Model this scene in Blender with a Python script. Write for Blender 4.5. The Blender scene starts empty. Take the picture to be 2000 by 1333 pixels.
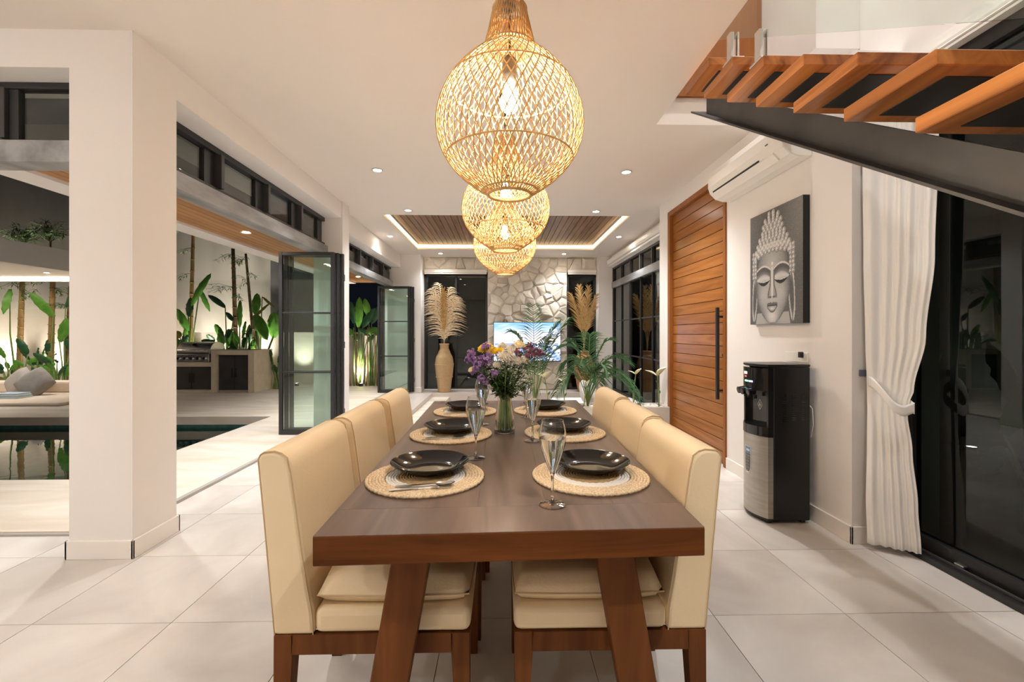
import bpy, bmesh, math, random
from mathutils import Vector, Matrix

scene = bpy.context.scene
COL = scene.collection
PI = math.pi
rnd = random.Random(11)

# ------------------------------------------------------------------ camera, world, exposure
CAM_H = 1.268
YAW = math.radians(1.237)
FPX = 880.0
cam_data = bpy.data.cameras.new('camera')
cam_data.sensor_width = 36.0
cam_data.lens = 36.0 * FPX / 2000.0
cam_data.shift_y = -(666.5 - 652.0) / 2000.0
cam_data.clip_start = 0.02
cam = bpy.data.objects.new('camera', cam_data)
COL.objects.link(cam)
cam.location = (0, 0, CAM_H)
cam.rotation_euler = (PI / 2, 0, -YAW)
scene.camera = cam

world = bpy.data.worlds.new('night')
scene.world = world
world.use_nodes = True
bg = world.node_tree.nodes['Background']
bg.inputs['Color'].default_value = (0.10, 0.13, 0.2, 1)
bg.inputs['Strength'].default_value = 0.012

vs = scene.view_settings
vs.view_transform = 'Standard'
vs.look = 'None'
vs.gamma = 1.0
vs.use_curve_mapping = False
vs.exposure = 1.66
scene.cycles.transparent_max_bounces = 32
scene.cycles.max_bounces = 14
scene.cycles.diffuse_bounces = 6
scene.cycles.transmission_bounces = 12

DOWN_W = 42.0        # watts of one ceiling spot
DOWN_COL = (0.985, 1.0, 1.01)
BULB_E = 140.0       # radiance of the pendant bulbs
BULB_COL = (1.0, 0.84, 0.66)
UP_W = 55.0          # watts of one garden uplight
UP_COL = (1.0, 0.90, 0.74)
COVE_E = 1.5

CEIL = 2.98

# ------------------------------------------------------------------ helpers
def lin(r, g=None, b=None):
    if g is None:
        r, g, b = r
    def f(c):
        c /= 255.0
        return c / 12.92 if c <= 0.04045 else ((c + 0.055) / 1.055) ** 2.4
    return (f(r), f(g), f(b))

def at(u, v, y):
    """world point at depth y seen at photo pixel (u, v)"""
    x = (u - 1000.0) / FPX
    z = -(v - 652.0) / FPX
    dx = x * math.cos(YAW) + math.sin(YAW)
    dy = math.cos(YAW) - x * math.sin(YAW)
    t = y / dy
    return Vector((dx * t, y, CAM_H + z * t))

class MB:
    def __init__(self):
        self.v = []; self.f = []; self.c = None
    def add(self, vs, fs):
        o = len(self.v)
        self.v += [tuple(p) for p in vs]
        self.f += [tuple(i + o for i in q) for q in fs]
        return self
    def box(self, x0, x1, y0, y1, z0, z1):
        return self.add([(x0,y0,z0),(x1,y0,z0),(x1,y1,z0),(x0,y1,z0),(x0,y0,z1),(x1,y0,z1),(x1,y1,z1),(x0,y1,z1)],
                 [(0,3,2,1),(4,5,6,7),(0,1,5,4),(1,2,6,5),(2,3,7,6),(3,0,4,7)])
    def hexa(self, b, t):
        return self.add(list(b) + list(t), [(0,3,2,1),(4,5,6,7),(0,1,5,4),(1,2,6,5),(2,3,7,6),(3,0,4,7)])
    def prism(self, poly, axis, a, b):
        """poly in the two remaining axes (order x,y,z without axis), extruded along axis"""
        n = len(poly)
        def mk(p, t):
            if axis == 'x': return (t, p[0], p[1])
            if axis == 'y': return (p[0], t, p[1])
            return (p[0], p[1], t)
        vs = [mk(p, a) for p in poly] + [mk(p, b) for p in poly]
        fs = [tuple(range(n)), tuple(range(2*n-1, n-1, -1))]
        fs += [(i, (i+1) % n, n+(i+1) % n, n+i) for i in range(n)]
        return self.add(vs, fs)
    def lathe(self, prof, n=24, c=(0,0,0), cap0=True, cap1=True, wob=None):
        vs = []; fs = []
        m = len(prof)
        for j, (r, z) in enumerate(prof):
            for i in range(n):
                a = 2*PI*i/n
                rr = r if wob is None else r*wob(a, z)
                vs.append((c[0]+rr*math.cos(a), c[1]+rr*math.sin(a), c[2]+z))
        for j in range(m-1):
            for i in range(n):
                k = (i+1) % n
                fs.append((j*n+i, j*n+k, (j+1)*n+k, (j+1)*n+i))
        if cap0: fs.append(tuple(range(n-1, -1, -1)))
        if cap1: fs.append(tuple((m-1)*n+i for i in range(n)))
        return self.add(vs, fs)
    def tube(self, pts, rad, n=6, cap=True):
        pts = [Vector(p) for p in pts]
        if not hasattr(rad, '__len__'): rad = [rad]*len(pts)
        vs = []; fs = []
        t0 = (pts[1]-pts[0]).normalized()
        up = Vector((0,0,1)) if abs(t0.z) < .9 else Vector((1,0,0))
        nx = t0.cross(up).normalized()
        for i, p in enumerate(pts):
            if i == 0: t = pts[1]-pts[0]
            elif i == len(pts)-1: t = pts[-1]-pts[-2]
            else: t = pts[i+1]-pts[i-1]
            t.normalize()
            nx = (nx - t*nx.dot(t))
            if nx.length < 1e-6: nx = t.orthogonal()
            nx.normalize()
            ny = t.cross(nx)
            for k in range(n):
                a = 2*PI*k/n
                vs.append(p + (nx*math.cos(a)+ny*math.sin(a))*rad[i])
        m = len(pts)
        for j in range(m-1):
            for k in range(n):
                l = (k+1) % n
                fs.append((j*n+k, j*n+l, (j+1)*n+l, (j+1)*n+k))
        if cap:
            fs.append(tuple(range(n-1, -1, -1)))
            fs.append(tuple((m-1)*n+k for k in range(n)))
        return self.add(vs, fs)
    def ring(self, pts, rad, n=6):
        pts = [Vector(p) for p in pts]
        m = len(pts); vs = []; fs = []
        for i, p in enumerate(pts):
            t = (pts[(i+1) % m]-pts[i-1]).normalized()
            up = Vector((0,0,1)) if abs(t.z) < .95 else Vector((0,1,0))
            nx = t.cross(up).normalized(); ny = nx.cross(t)
            r = rad[i] if hasattr(rad, '__len__') else rad
            for k in range(n):
                a = 2*PI*k/n
                vs.append(p + (nx*math.cos(a)+ny*math.sin(a))*r)
        for j in range(m):
            q = (j+1) % m
            for k in range(n):
                l = (k+1) % n
                fs.append((j*n+k, j*n+l, q*n+l, q*n+k))
        return self.add(vs, fs)
    def ball(self, c, rx, ry=None, rz=None, nu=10, nv=6, M=None):
        ry = rx if ry is None else ry; rz = rx if rz is None else rz
        c = Vector(c)
        vs = []; fs = []
        def pt(x, y, z):
            p = Vector((x*rx, y*ry, z*rz))
            if M is not None: p = M @ p
            return c+p
        vs.append(pt(0,0,-1))
        for j in range(1, nv):
            b = -PI/2+PI*j/nv
            for i in range(nu):
                a = 2*PI*i/nu
                vs.append(pt(math.cos(b)*math.cos(a), math.cos(b)*math.sin(a), math.sin(b)))
        vs.append(pt(0,0,1))
        for i in range(nu):
            fs.append((0, 1+(i+1) % nu, 1+i))
        for j in range(nv-2):
            for i in range(nu):
                k = (i+1) % nu
                fs.append((1+j*nu+i, 1+j*nu+k, 1+(j+1)*nu+k, 1+(j+1)*nu+i))
        t = len(vs)-1; o = 1+(nv-2)*nu
        for i in range(nu):
            fs.append((o+i, o+(i+1) % nu, t))
        return self.add(vs, fs)
    def grid(self, fn, nu, nv, wrap=False):
        vs = [fn(i/nu, j/nv) for j in range(nv+1) for i in range(nu+1)]
        fs = [(j*(nu+1)+i, j*(nu+1)+i+1, (j+1)*(nu+1)+i+1, (j+1)*(nu+1)+i) for j in range(nv) for i in range(nu)]
        return self.add(vs, fs)
    def cyl(self, p0, p1, r, n=16):
        return self.tube([p0, p1], r, n)
    def mesh(self, name, smooth=False, fix=True):
        me = bpy.data.meshes.new(name)
        me.from_pydata(self.v, [], self.f)
        if fix:
            bm = bmesh.new(); bm.from_mesh(me)
            bmesh.ops.recalc_face_normals(bm, faces=bm.faces)
            bm.to_mesh(me); bm.free()
        if smooth:
            me.polygons.foreach_set('use_smooth', [True]*len(me.polygons))
        me.update()
        return me
    def build(self, name, mat, parent=None, smooth=False, bevel=0, fix=True, world=False, auto=None, seg=2):
        if parent is None and not world:
            # put the origin at the base of a thing that is a single mesh
            xs = [p[0] for p in self.v]; ys = [p[1] for p in self.v]; zs = [p[2] for p in self.v]
            o = Vector(((min(xs)+max(xs))/2, (min(ys)+max(ys))/2, min(zs)))
            self.v = [(p[0]-o.x, p[1]-o.y, p[2]-o.z) for p in self.v]
            loc = o
        else:
            loc = Vector((0,0,0))
            if parent is not None and world:
                o = wloc(parent)
                self.v = [(p[0]-o.x, p[1]-o.y, p[2]-o.z) for p in self.v]
        me = self.mesh(name, smooth, fix)
        me.materials.append(mat)
        ob = bpy.data.objects.new(name, me)
        COL.objects.link(ob)
        ob.location = loc
        if parent is not None: ob.parent = parent
        if bevel:
            b = ob.modifiers.new('bevel', 'BEVEL'); b.width = bevel; b.segments = seg; b.limit_method = 'ANGLE'
            b.angle_limit = math.radians(40)
            if smooth is None: pass
        if auto:
            try:
                me.polygons.foreach_set('use_smooth', [True]*len(me.polygons))
                me.set_sharp_from_angle(angle=math.radians(auto))
            except Exception:
                pass
        return ob

def wloc(o):
    p = Vector(o.location)
    while o.parent is not None:
        o = o.parent
        p = p + Vector(o.location)
    return p

def tag(o, label, cat=None, group=None, kind=None):
    o['label'] = label
    if cat: o['category'] = cat
    if group: o['group'] = group
    if kind: o['kind'] = kind
    return o

def thing(name, label, cat, loc=(0,0,0), rotz=0, group=None, kind=None):
    o = bpy.data.objects.new(name, None)
    o.empty_display_size = .05
    COL.objects.link(o)
    o.location = loc; o.rotation_euler = (0,0,rotz)
    return tag(o, label, cat, group, kind)

def struct(name, label, mb, mat, **k):
    o = mb.build(name, mat, **k)
    return tag(o, label, kind='structure')

def dup(root, loc=None, rotz=None, label=None, parent=None):
    r = root.copy(); COL.objects.link(r)
    if loc is not None: r.location = loc
    if rotz is not None: r.rotation_euler = (0,0,rotz)
    if label: r['label'] = label
    if parent is not None: r.parent = parent
    for ch in list(root.children):
        dup(ch, parent=r)
    return r

def part(name, me, parent, loc=(0,0,0), rot=None, scale=None):
    ob = bpy.data.objects.new(name, me); COL.objects.link(ob)
    ob.parent = parent; ob.location = loc
    if rot is not None: ob.rotation_euler = rot
    if scale is not None: ob.scale = scale
    return ob

# ------------------------------------------------------------------ materials
def newmat(name):
    m = bpy.data.materials.new(name); m.use_nodes = True
    nt = m.node_tree
    return m, nt, nt.nodes['Principled BSDF']

def texvec(nt, space='world', scale=(1,1,1), rand=0.0, rot=(0,0,0)):
    if space == 'world':
        g = nt.nodes.new('ShaderNodeNewGeometry'); out = g.outputs['Position']
    else:
        g = nt.nodes.new('ShaderNodeTexCoord'); out = g.outputs['Object']
    if rand:
        oi = nt.nodes.new('ShaderNodeObjectInfo')
        mu = nt.nodes.new('ShaderNodeMath'); mu.operation = 'MULTIPLY'; mu.inputs[1].default_value = rand
        nt.links.new(oi.outputs['Random'], mu.inputs[0])
        ad = nt.nodes.new('ShaderNodeVectorMath'); ad.operation = 'ADD'
        nt.links.new(out, ad.inputs[0]); nt.links.new(mu.outputs[0], ad.inputs[1])
        out = ad.outputs[0]
    mp = nt.nodes.new('ShaderNodeMapping')
    mp.inputs['Scale'].default_value = scale
    mp.inputs['Rotation'].default_value = rot
    nt.links.new(out, mp.inputs['Vector'])
    return mp.outputs['Vector']

def mat(name, col, rough=.5, metal=0.0, spec=.5, col2=None, nscale=4.0, ndetail=4.0, stretch=(1,1,1), space='world',
        bump=0.0, bscale=None, coat=0.0, rand=0.0, hue_var=0.0, lo=.35, hi=.65, trans=0.0, ior=1.45, sss=0.0, rot=(0,0,0), dist=0.0):
    m, nt, p = newmat(name)
    p.inputs['Roughness'].default_value = rough
    p.inputs['Metallic'].default_value = metal
    p.inputs['Specular IOR Level'].default_value = spec
    p.inputs['IOR'].default_value = ior
    p.inputs['Transmission Weight'].default_value = trans
    if coat:
        p.inputs['Coat Weight'].default_value = coat
        p.inputs['Coat Roughness'].default_value = .15
    p.inputs['Base Color'].default_value = (*col, 1)
    last = None
    if col2 is not None:
        vec = texvec(nt, space, stretch, rand, rot)
        n = nt.nodes.new('ShaderNodeTexNoise')
        n.inputs['Scale'].default_value = nscale; n.inputs['Detail'].default_value = ndetail
        n.inputs['Distortion'].default_value = dist
        nt.links.new(vec, n.inputs['Vector'])
        r = nt.nodes.new('ShaderNodeValToRGB')
        r.color_ramp.elements[0].position = lo; r.color_ramp.elements[1].position = hi
        r.color_ramp.elements[0].color = (*col, 1); r.color_ramp.elements[1].color = (*col2, 1)
        nt.links.new(n.outputs['Fac'], r.inputs['Fac'])
        last = r.outputs['Color']
    if hue_var:
        oi = nt.nodes.new('ShaderNodeObjectInfo')
        mr = nt.nodes.new('ShaderNodeMapRange')
        mr.inputs['To Min'].default_value = 1-hue_var; mr.inputs['To Max'].default_value = 1+hue_var
        nt.links.new(oi.outputs['Random'], mr.inputs['Value'])
        hs = nt.nodes.new('ShaderNodeHueSaturation')
        nt.links.new(mr.outputs['Result'], hs.inputs['Value'])
        if last is not None: nt.links.new(last, hs.inputs['Color'])
        else: hs.inputs['Color'].default_value = (*col, 1)
        last = hs.outputs['Color']
    if last is not None:
        nt.links.new(last, p.inputs['Base Color'])
    if bump:
        vec = texvec(nt, space, stretch, rand, rot)
        n = nt.nodes.new('ShaderNodeTexNoise')
        n.inputs['Scale'].default_value = bscale or nscale; n.inputs['Detail'].default_value = 5
        nt.links.new(vec, n.inputs['Vector'])
        b = nt.nodes.new('ShaderNodeBump'); b.inputs['Strength'].default_value = bump; b.inputs['Distance'].default_value = .01
        nt.links.new(n.outputs['Fac'], b.inputs['Height'])
        nt.links.new(b.outputs['Normal'], p.inputs['Normal'])
    return m

def emit(name, col, strength):
    m = bpy.data.materials.new(name); m.use_nodes = True
    nt = m.node_tree; nt.nodes.clear()
    e = nt.nodes.new('ShaderNodeEmission'); e.inputs['Color'].default_value = (*col, 1); e.inputs['Strength'].default_value = strength
    o = nt.nodes.new('ShaderNodeOutputMaterial'); nt.links.new(e.outputs[0], o.inputs[0])
    return m

def thin_glass(name, tint=(.96,.98,.97), boost=1.0, ior=1.5):
    m = bpy.data.materials.new(name); m.use_nodes = True
    nt = m.node_tree; nt.nodes.clear()
    t = nt.nodes.new('ShaderNodeBsdfTransparent'); t.inputs['Color'].default_value = (*tint, 1)
    g = nt.nodes.new('ShaderNodeBsdfGlossy'); g.inputs['Roughness'].default_value = .0
    lw = nt.nodes.new('ShaderNodeLayerWeight'); lw.inputs['Blend'].default_value = .5
    pw = nt.nodes.new('ShaderNodeMath'); pw.operation = 'POWER'; pw.inputs[1].default_value = 5.0
    nt.links.new(lw.outputs['Facing'], pw.inputs[0])
    f0 = ((ior-1)/(ior+1))**2
    fr = nt.nodes.new('ShaderNodeMath'); fr.operation = 'MULTIPLY_ADD'; fr.inputs[1].default_value = 1-f0; fr.inputs[2].default_value = f0
    nt.links.new(pw.outputs[0], fr.inputs[0])
    mu = nt.nodes.new('ShaderNodeMath'); mu.operation = 'MULTIPLY'; mu.inputs[1].default_value = boost; mu.use_clamp = True
    mx = nt.nodes.new('ShaderNodeMixShader')
    o = nt.nodes.new('ShaderNodeOutputMaterial')
    nt.links.new(fr.outputs[0], mu.inputs[0]); nt.links.new(mu.outputs[0], mx.inputs[0])
    nt.links.new(t.outputs[0], mx.inputs[1]); nt.links.new(g.outputs[0], mx.inputs[2]); nt.links.new(mx.outputs[0], o.inputs[0])
    return m

def vcol_mat(name, rough=.6, emission=0.0, bump=0.0):
    m, nt, p = newmat(name)
    a = nt.nodes.new('ShaderNodeAttribute'); a.attribute_name = 'print'
    nt.links.new(a.outputs['Color'], p.inputs['Base Color'])
    p.inputs['Roughness'].default_value = rough
    if emission:
        p.inputs['Base Color'].default_value = (0,0,0,1)
        nt.links.remove(p.inputs['Base Color'].links[0])
        nt.links.new(a.outputs['Color'], p.inputs['Emission Color'])
        p.inputs['Emission Strength'].default_value = emission
    return m

def paint_grid(fn_pos, fn_col, nu, nv, name, material, parent):
    mb = MB(); mb.grid(fn_pos, nu, nv)
    ob = mb.build(name, material, parent, world=True, fix=False)
    at_ = ob.data.color_attributes.new('print', 'FLOAT_COLOR', 'POINT')
    buf = []
    for j in range(nv+1):
        for i in range(nu+1):
            c = fn_col(i/nu, j/nv)
            if not hasattr(c, '__len__'): c = (c, c, c)
            buf += [c[0], c[1], c[2], 1.0]
    at_.data.foreach_set('color', buf)
    return ob

W = {}
W['wall'] = mat('wall_paint', (.83,.79,.755), .65, spec=.3, col2=(.81,.77,.735), nscale=1.2, bump=.03, bscale=60)
W['ceil'] = mat('ceiling_paint', (.74,.68,.62), .7, spec=.2)
W['base'] = mat('skirting_paint', (.84,.79,.74), .45, spec=.4)
W['tile'] = mat('floor_porcelain', (.53,.485,.445), .34, spec=.42, col2=(.74,.70,.655), nscale=1.7, ndetail=8, rand=40, hue_var=.03, lo=.28, hi=.72, dist=.9)
W['tile2'] = mat('lounge_porcelain', (.58,.52,.47), .32, spec=.45, col2=(.64,.58,.53), nscale=1.6, ndetail=7)
W['grout'] = mat('grout', (.33,.29,.25), .9)
W['trav'] = mat('travertine', (.62,.53,.43), .5, spec=.35, col2=(.77,.70,.61), nscale=1.0, ndetail=8, stretch=(.8,2.6,1), rot=(0,0,.5), dist=1.2)
W['trav_edge'] = mat('travertine_edge', (.60,.52,.40), .6, col2=(.68,.60,.48), nscale=6)
W['black'] = mat('black_metal', (.018,.018,.019), .38, metal=.0, spec=.6)
W['darkmetal'] = mat('dark_steel', (.035,.034,.034), .42, spec=.6, col2=(.06,.058,.056), nscale=3)
W['beam'] = mat('brushed_dark_beam', (.17,.17,.175), .34, spec=.7, col2=(.36,.36,.365), nscale=7, stretch=(1,.25,1))
W['steel'] = mat('stainless', (.62,.60,.57), .28, metal=1.0)
W['chrome'] = mat('chrome', (.8,.8,.8), .12, metal=1.0)
W['pane'] = thin_glass('window_glass', (.93,.96,.94), 1.6)
W['pane_dark'] = thin_glass('tinted_glass', (.45,.5,.47), 1.15)
W['pane_clear'] = thin_glass('balustrade_glass', (.93,.97,.955), 1.2)
def thin_glass_edge(name, tint, gain):
    m = thin_glass(name, tint, gain)
    for n_ in m.node_tree.nodes:
        if n_.type == 'MATH' and n_.operation == 'POWER': n_.inputs[1].default_value = 2.4
    return m
def wood(name, a, b, axis='x', rough=.4, scale=6., hv=.12, coat=0.0, rand=30, space='world', spec=.32):
    st = {'x': (.12,1.6,1.6), 'y': (1.6,.12,1.6), 'z': (1.6,1.6,.12)}[axis]
    return mat(name, a, rough, spec=spec, col2=b, nscale=scale*2.2, ndetail=7, stretch=st, rand=rand, hue_var=hv, coat=coat, lo=.3, hi=.7, dist=1.5, space=space)
W['table'] = wood('table_walnut', (.060,.016,.003), (.175,.055,.010), 'x', .5, 3., 0, rand=0, spec=.15)
W['table_top_sheen'] = wood('table_top_walnut_sheen', (.085,.054,.040), (.175,.118,.088), 'y', .30, 2.5, .08, rand=9)  # walnut top, lighter and greyer: ceiling sheen put into the colour
W['legwood'] = wood('chair_leg_wood', (.080,.023,.005), (.185,.062,.014), 'z', .5, 3., .05, spec=.18)
W['teak_door'] = wood('teak_door_board', (.235,.080,.016), (.35,.135,.032), 'y', .25, 3., .10)
W['teak_frame'] = wood('teak_frame', (.24,.075,.016), (.31,.11,.025), 'z', .4, 3., .05)
W['tread'] = wood('teak_tread', (.20,.058,.012), (.60,.235,.060), 'y', .3, 2.2, .18, coat=.3)
W['ceilwood'] = wood('ceiling_board', (.105,.052,.028), (.27,.155,.095), 'y', .45, 4., .2)
W['soffit'] = wood('soffit_board', (.36,.17,.065), (.48,.25,.11), 'y', .45, 3., .10)
W['leather'] = mat('cream_leather', (.79,.625,.39), .42, spec=.4, col2=(.84,.675,.435), nscale=2.2, bump=.08, bscale=140, space='object')
W['leather_pipe'] = mat('leather_piping', (.56,.40,.22), .5)
W['white'] = mat('white_plastic', (.84,.81,.76), .38, spec=.5)
W['offwhite'] = mat('offwhite_fabric', (.88,.86,.83), .8, spec=.2)

# ------------------------------------------------------------------ floors
flo = MB()
flo.box(-6.6,2.6,-3.2,2.9,-.16,-.004)
flo.box(-2.43,2.6,2.9,6.0,-.16,-.004)
floor = struct('floor', 'pale porcelain tiled floor of the dining area', flo, W['grout'], world=True)
tl = MB(); g = .0018
tl.box(-.3+g, .3-g, -.3+g, .3-g, -.004, 0)
tile_me = tl.mesh('floor_tile'); tile_me.materials.append(W['tile'])
def tile_cell(ix, iy):
    return -0.25 + .6*ix, 2.006 + .6*iy
for ix in range(-10, 5):
    for iy in range(-8, 7):
        x0, y0 = tile_cell(ix, iy)
        x1, y1 = x0+.6, y0+.6
        if y0 >= 6.0: continue
        if x0 >= 2.42: continue
        ymax = 6.0
        if x1 <= -2.42:
            if y0 >= 2.9: continue
            ymax = 2.9
        cx1 = min(x1, 2.42); cx0 = max(x0, -6.6); cy1 = min(y1, ymax); cy0 = y0
        if cx0 < -2.43 < cx1 and y1 > 2.9:
            if y0 < 2.9: MB().box(cx0+g, -2.432, cy0+g, 2.9-g, -.004, 0).build('floor_tile', W['tile'], floor)
            cx0 = -2.43
        full = abs(cx1-x1) < 1e-6 and abs(cx0-x0) < 1e-6 and abs(cy1-y1) < 1e-6
        if full:
            o = bpy.data.objects.new('floor_tile', tile_me); COL.objects.link(o)
            o.location = (x0+.3, y0+.3, 0); o.parent = floor
        else:
            m_ = MB().box(cx0+g, cx1-g, cy0+g, cy1-g, -.004, 0)
            m_.build('floor_tile', W['tile'], floor)
# lounge floor round the sunken pit
lf = MB()
lf.box(-2.55,-1.49,6.0,10.15,-.16,0); lf.box(-1.49,2.42,9.6,10.4,-.16,0); lf.box(2.2,2.6,6.0,10.4,-.16,0)
lf.box(-2.55,-1.49,10.15,10.4,-.16,0)
struct('floor', 'tiled ledge running round the sunken lounge', lf, W['tile2'], world=True)
pf = MB().box(-1.49,2.2,6.0,9.6,-.25,-.16)
struct('floor', 'sunken lounge floor a step below the back ledge', pf, W['tile2'], world=True)
st_ = MB().box(-1.49,-1.12,6.0,9.6,-.16,-.08)
struct('floor', 'pale step along the left side of the sunken lounge', st_, W['trav'], world=True)

# terrace and pool
POOL_R, POOL_N, POOL_F = -3.48, 3.93, 6.86
tr = MB()
tr.box(-15,-2.43,2.905,POOL_N,-.12,.02)
tr.box(POOL_R,-2.43,POOL_N,POOL_F,-.12,.02)
tr.box(-15,-2.43,POOL_F,11.6,-.10,.02)
struct('floor_terrace', 'pale travertine terrace around the swimming pool', tr, W['trav'], world=True)
thr = MB().box(-15,-2.43,2.88,2.905,-.02,.012); thr.box(-2.46,-2.418,2.905,9.9,-.02,.022)
struct('trim_1', 'thin metal threshold strip between floor tiles and terrace', thr, mat('threshold', (.40,.37,.33), .5), world=True)
W['pooltile'] = mat('pool_mosaic', (.03,.085,.075), .3, col2=(.06,.14,.12), nscale=9, spec=.5)
pb = MB()
pb.box(-15,POOL_R,POOL_N,POOL_F,-1.5,-1.4)
pb.box(-15,POOL_R,POOL_N-.1,POOL_N,-1.5,-.12); pb.box(-15,POOL_R,POOL_F,POOL_F+.1,-1.5,-.10)
pb.box(POOL_R,POOL_R+.1,POOL_N-.1,POOL_F+.1,-1.5,-.12); pb.box(-15.1,-15,POOL_N-.1,POOL_F+.1,-1.5,-.12)
struct('pool_basin', 'dark green mosaic basin of the swimming pool', pb, W['pooltile'], world=True)
m, nt, p = newmat('pool_water_surface')
p.inputs['Base Color'].default_value = (.35,.62,.56,1); p.inputs['Transmission Weight'].default_value = 1.0
p.inputs['IOR'].default_value = 1.33; p.inputs['Roughness'].default_value = .0
n = nt.nodes.new('ShaderNodeTexNoise'); n.inputs['Scale'].default_value = 3.0
nt.links.new(texvec(nt), n.inputs['Vector'])
b = nt.nodes.new('ShaderNodeBump'); b.inputs['Strength'].default_value = .06; b.inputs['Distance'].default_value = .02
nt.links.new(n.outputs['Fac'], b.inputs['Height']); nt.links.new(b.outputs['Normal'], p.inputs['Normal'])
pw = MB().add([(-15,POOL_N,-.15),(POOL_R,POOL_N,-.15),(POOL_R,POOL_F,-.15),(-15,POOL_F,-.15)], [(0,1,2,3)])
struct('pool_water', 'still dark green water of the swimming pool', pw, m, world=True, fix=False)

# ------------------------------------------------------------------ ceiling with tray and stairwell opening
TX0, TX1, TY0, TY1 = -1.72, 1.86, 6.53, 9.19
VX, VY = 1.26, 3.66
T = .22
c = MB()
c.box(-6.6, VX, -3.2, 2.93, CEIL, CEIL+T); c.box(-2.45, VX, 2.93, TY0, CEIL, CEIL+T)
c.box(VX, 2.65, VY, TY0, CEIL, CEIL+T)
c.box(-2.65, TX0, TY0, TY1, CEIL, CEIL+T); c.box(TX1, 2.65, TY0, TY1, CEIL, CEIL+T)
c.box(-2.65, 2.65, TY1, 10.5, CEIL, CEIL+T)
ceiling = struct('ceiling', 'smooth off-white ceiling with a recessed tray and a stair opening', c, W['ceil'], world=True)
nb = 36; bw = (TX1-TX0-.10)/nb
bm_ = MB().box(-bw/2+.004, bw/2-.004, TY0+.02, TY1-.05, 0, .02)
board_me = bm_.mesh('ceiling_board'); board_me.materials.append(W['ceilwood'])
for i in range(nb):
    o = part('ceiling_board', board_me, ceiling, (TX0+.05+bw*(i+.5), 0, CEIL+.105))
tb = MB().box(TX0+.03, TX1-.03, TY0+.01, TY1-.03, CEIL+.125, CEIL+.14)
tb.build('board_backing', W['black'], ceiling, world=True)
cv = thing('cove_light', 'warm light strip glowing around the edge of the wooden ceiling tray', 'cove light', (0.07, 7.86, CEIL+.02))
COVE = emit('cove_glow', (1.0,.72,.38), COVE_E)
for (x0,x1,y0,y1) in ((TX0+.002,TX0+.016,TY0+.02,TY1-.02),(TX1-.016,TX1-.002,TY0+.02,TY1-.02),(TX0+.02,TX1-.02,TY1-.016,TY1-.002),(TX0+.02,TX1-.02,TY0+.002,TY0+.016)):
    MB().box(x0,x1,y0,y1,CEIL+.035,CEIL+.09).build('light_strip', COVE, cv, world=True)

# ------------------------------------------------------------------ walls
WT = .35
LX = -2.085            # inner face of the left wall
wl = MB()
wl.box(LX-WT, LX, 2.587, 2.93, 0, CEIL)
wl.box(LX-WT, LX, 2.93, 5.87, 2.765, CEIL)
wl.box(LX-WT, LX+.02, 5.87, 6.12, 0, CEIL)
wl.box(-2.55, -2.2, 6.12, 9.78, 2.70, CEIL)
wl.box(-2.55, -1.76, 9.78, 10.45, 0, CEIL)
struct('wall_left', 'off-white left wall with square pillars and wide openings to the pool', wl, W['wall'], world=True)
wf = MB()
wf.box(-6.6, LX-WT, 2.587, 2.93, 2.765, CEIL); wf.box(-6.6, -6.0, 2.587, 2.93, 0, 2.765)
struct('wall_front', 'off-white wall beam above the wide opening at far left', wf, W['wall'], world=True)
RX = 2.11
wr = MB()
wr.box(RX, 2.65, 2.675, 4.19, 0, CEIL)
wr.box(RX, 2.65, 4.19, 5.67, 2.80, CEIL)
wr.box(RX, 2.65, 5.67, 6.0, 0, CEIL)
wr.box(2.30, 2.65, 4.19, 5.67, 0, 2.80)
wr.box(2.42, 2.65, 6.0, 9.95, 2.72, CEIL)
wr.box(2.13, 2.65, 9.93, 10.45, 0, CEIL)
struct('wall_right', 'off-white right wall holding the teak door and the painting', wr, W['wall'], world=True)
# shell behind the camera and the stairwell above
ws = MB()
ws.box(-6.6, 2.65, -3.3, -3.2, 0, 5.9); ws.box(-6.7, -6.6, -3.3, 2.93, 0, CEIL+T)
struct('wall_rear', 'off-white wall behind the camera position', ws, W['wall'], world=True)
wu = MB()
wu.box(2.42, 2.65, -3.2, 3.9, 2.885, 5.9)
wu.box(2.12, 2.42, 3.0, 3.9, CEIL+T, 5.9)
wu.box(-.9, 2.65, VY, 3.9, CEIL+T, 5.9); wu.box(-.95, -.85, -3.2, 3.9, CEIL+T, 5.9)
struct('wall_upper', 'white stairwell wall rising above the dining room ceiling', wu, W['wall'], world=True)
struct('ceiling', 'high ceiling over the stairwell', MB().box(-.95,2.65,-3.3,3.9,5.9,6.0), W['ceil'], world=True)
up = MB(); 
up.box(1.30, 2.115, VY-.03, VY, CEIL+T, 5.4)
uw = struct('door_5', 'brown teak panel on the upper landing beyond the stairs', up, W['teak_frame'], world=True)

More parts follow.
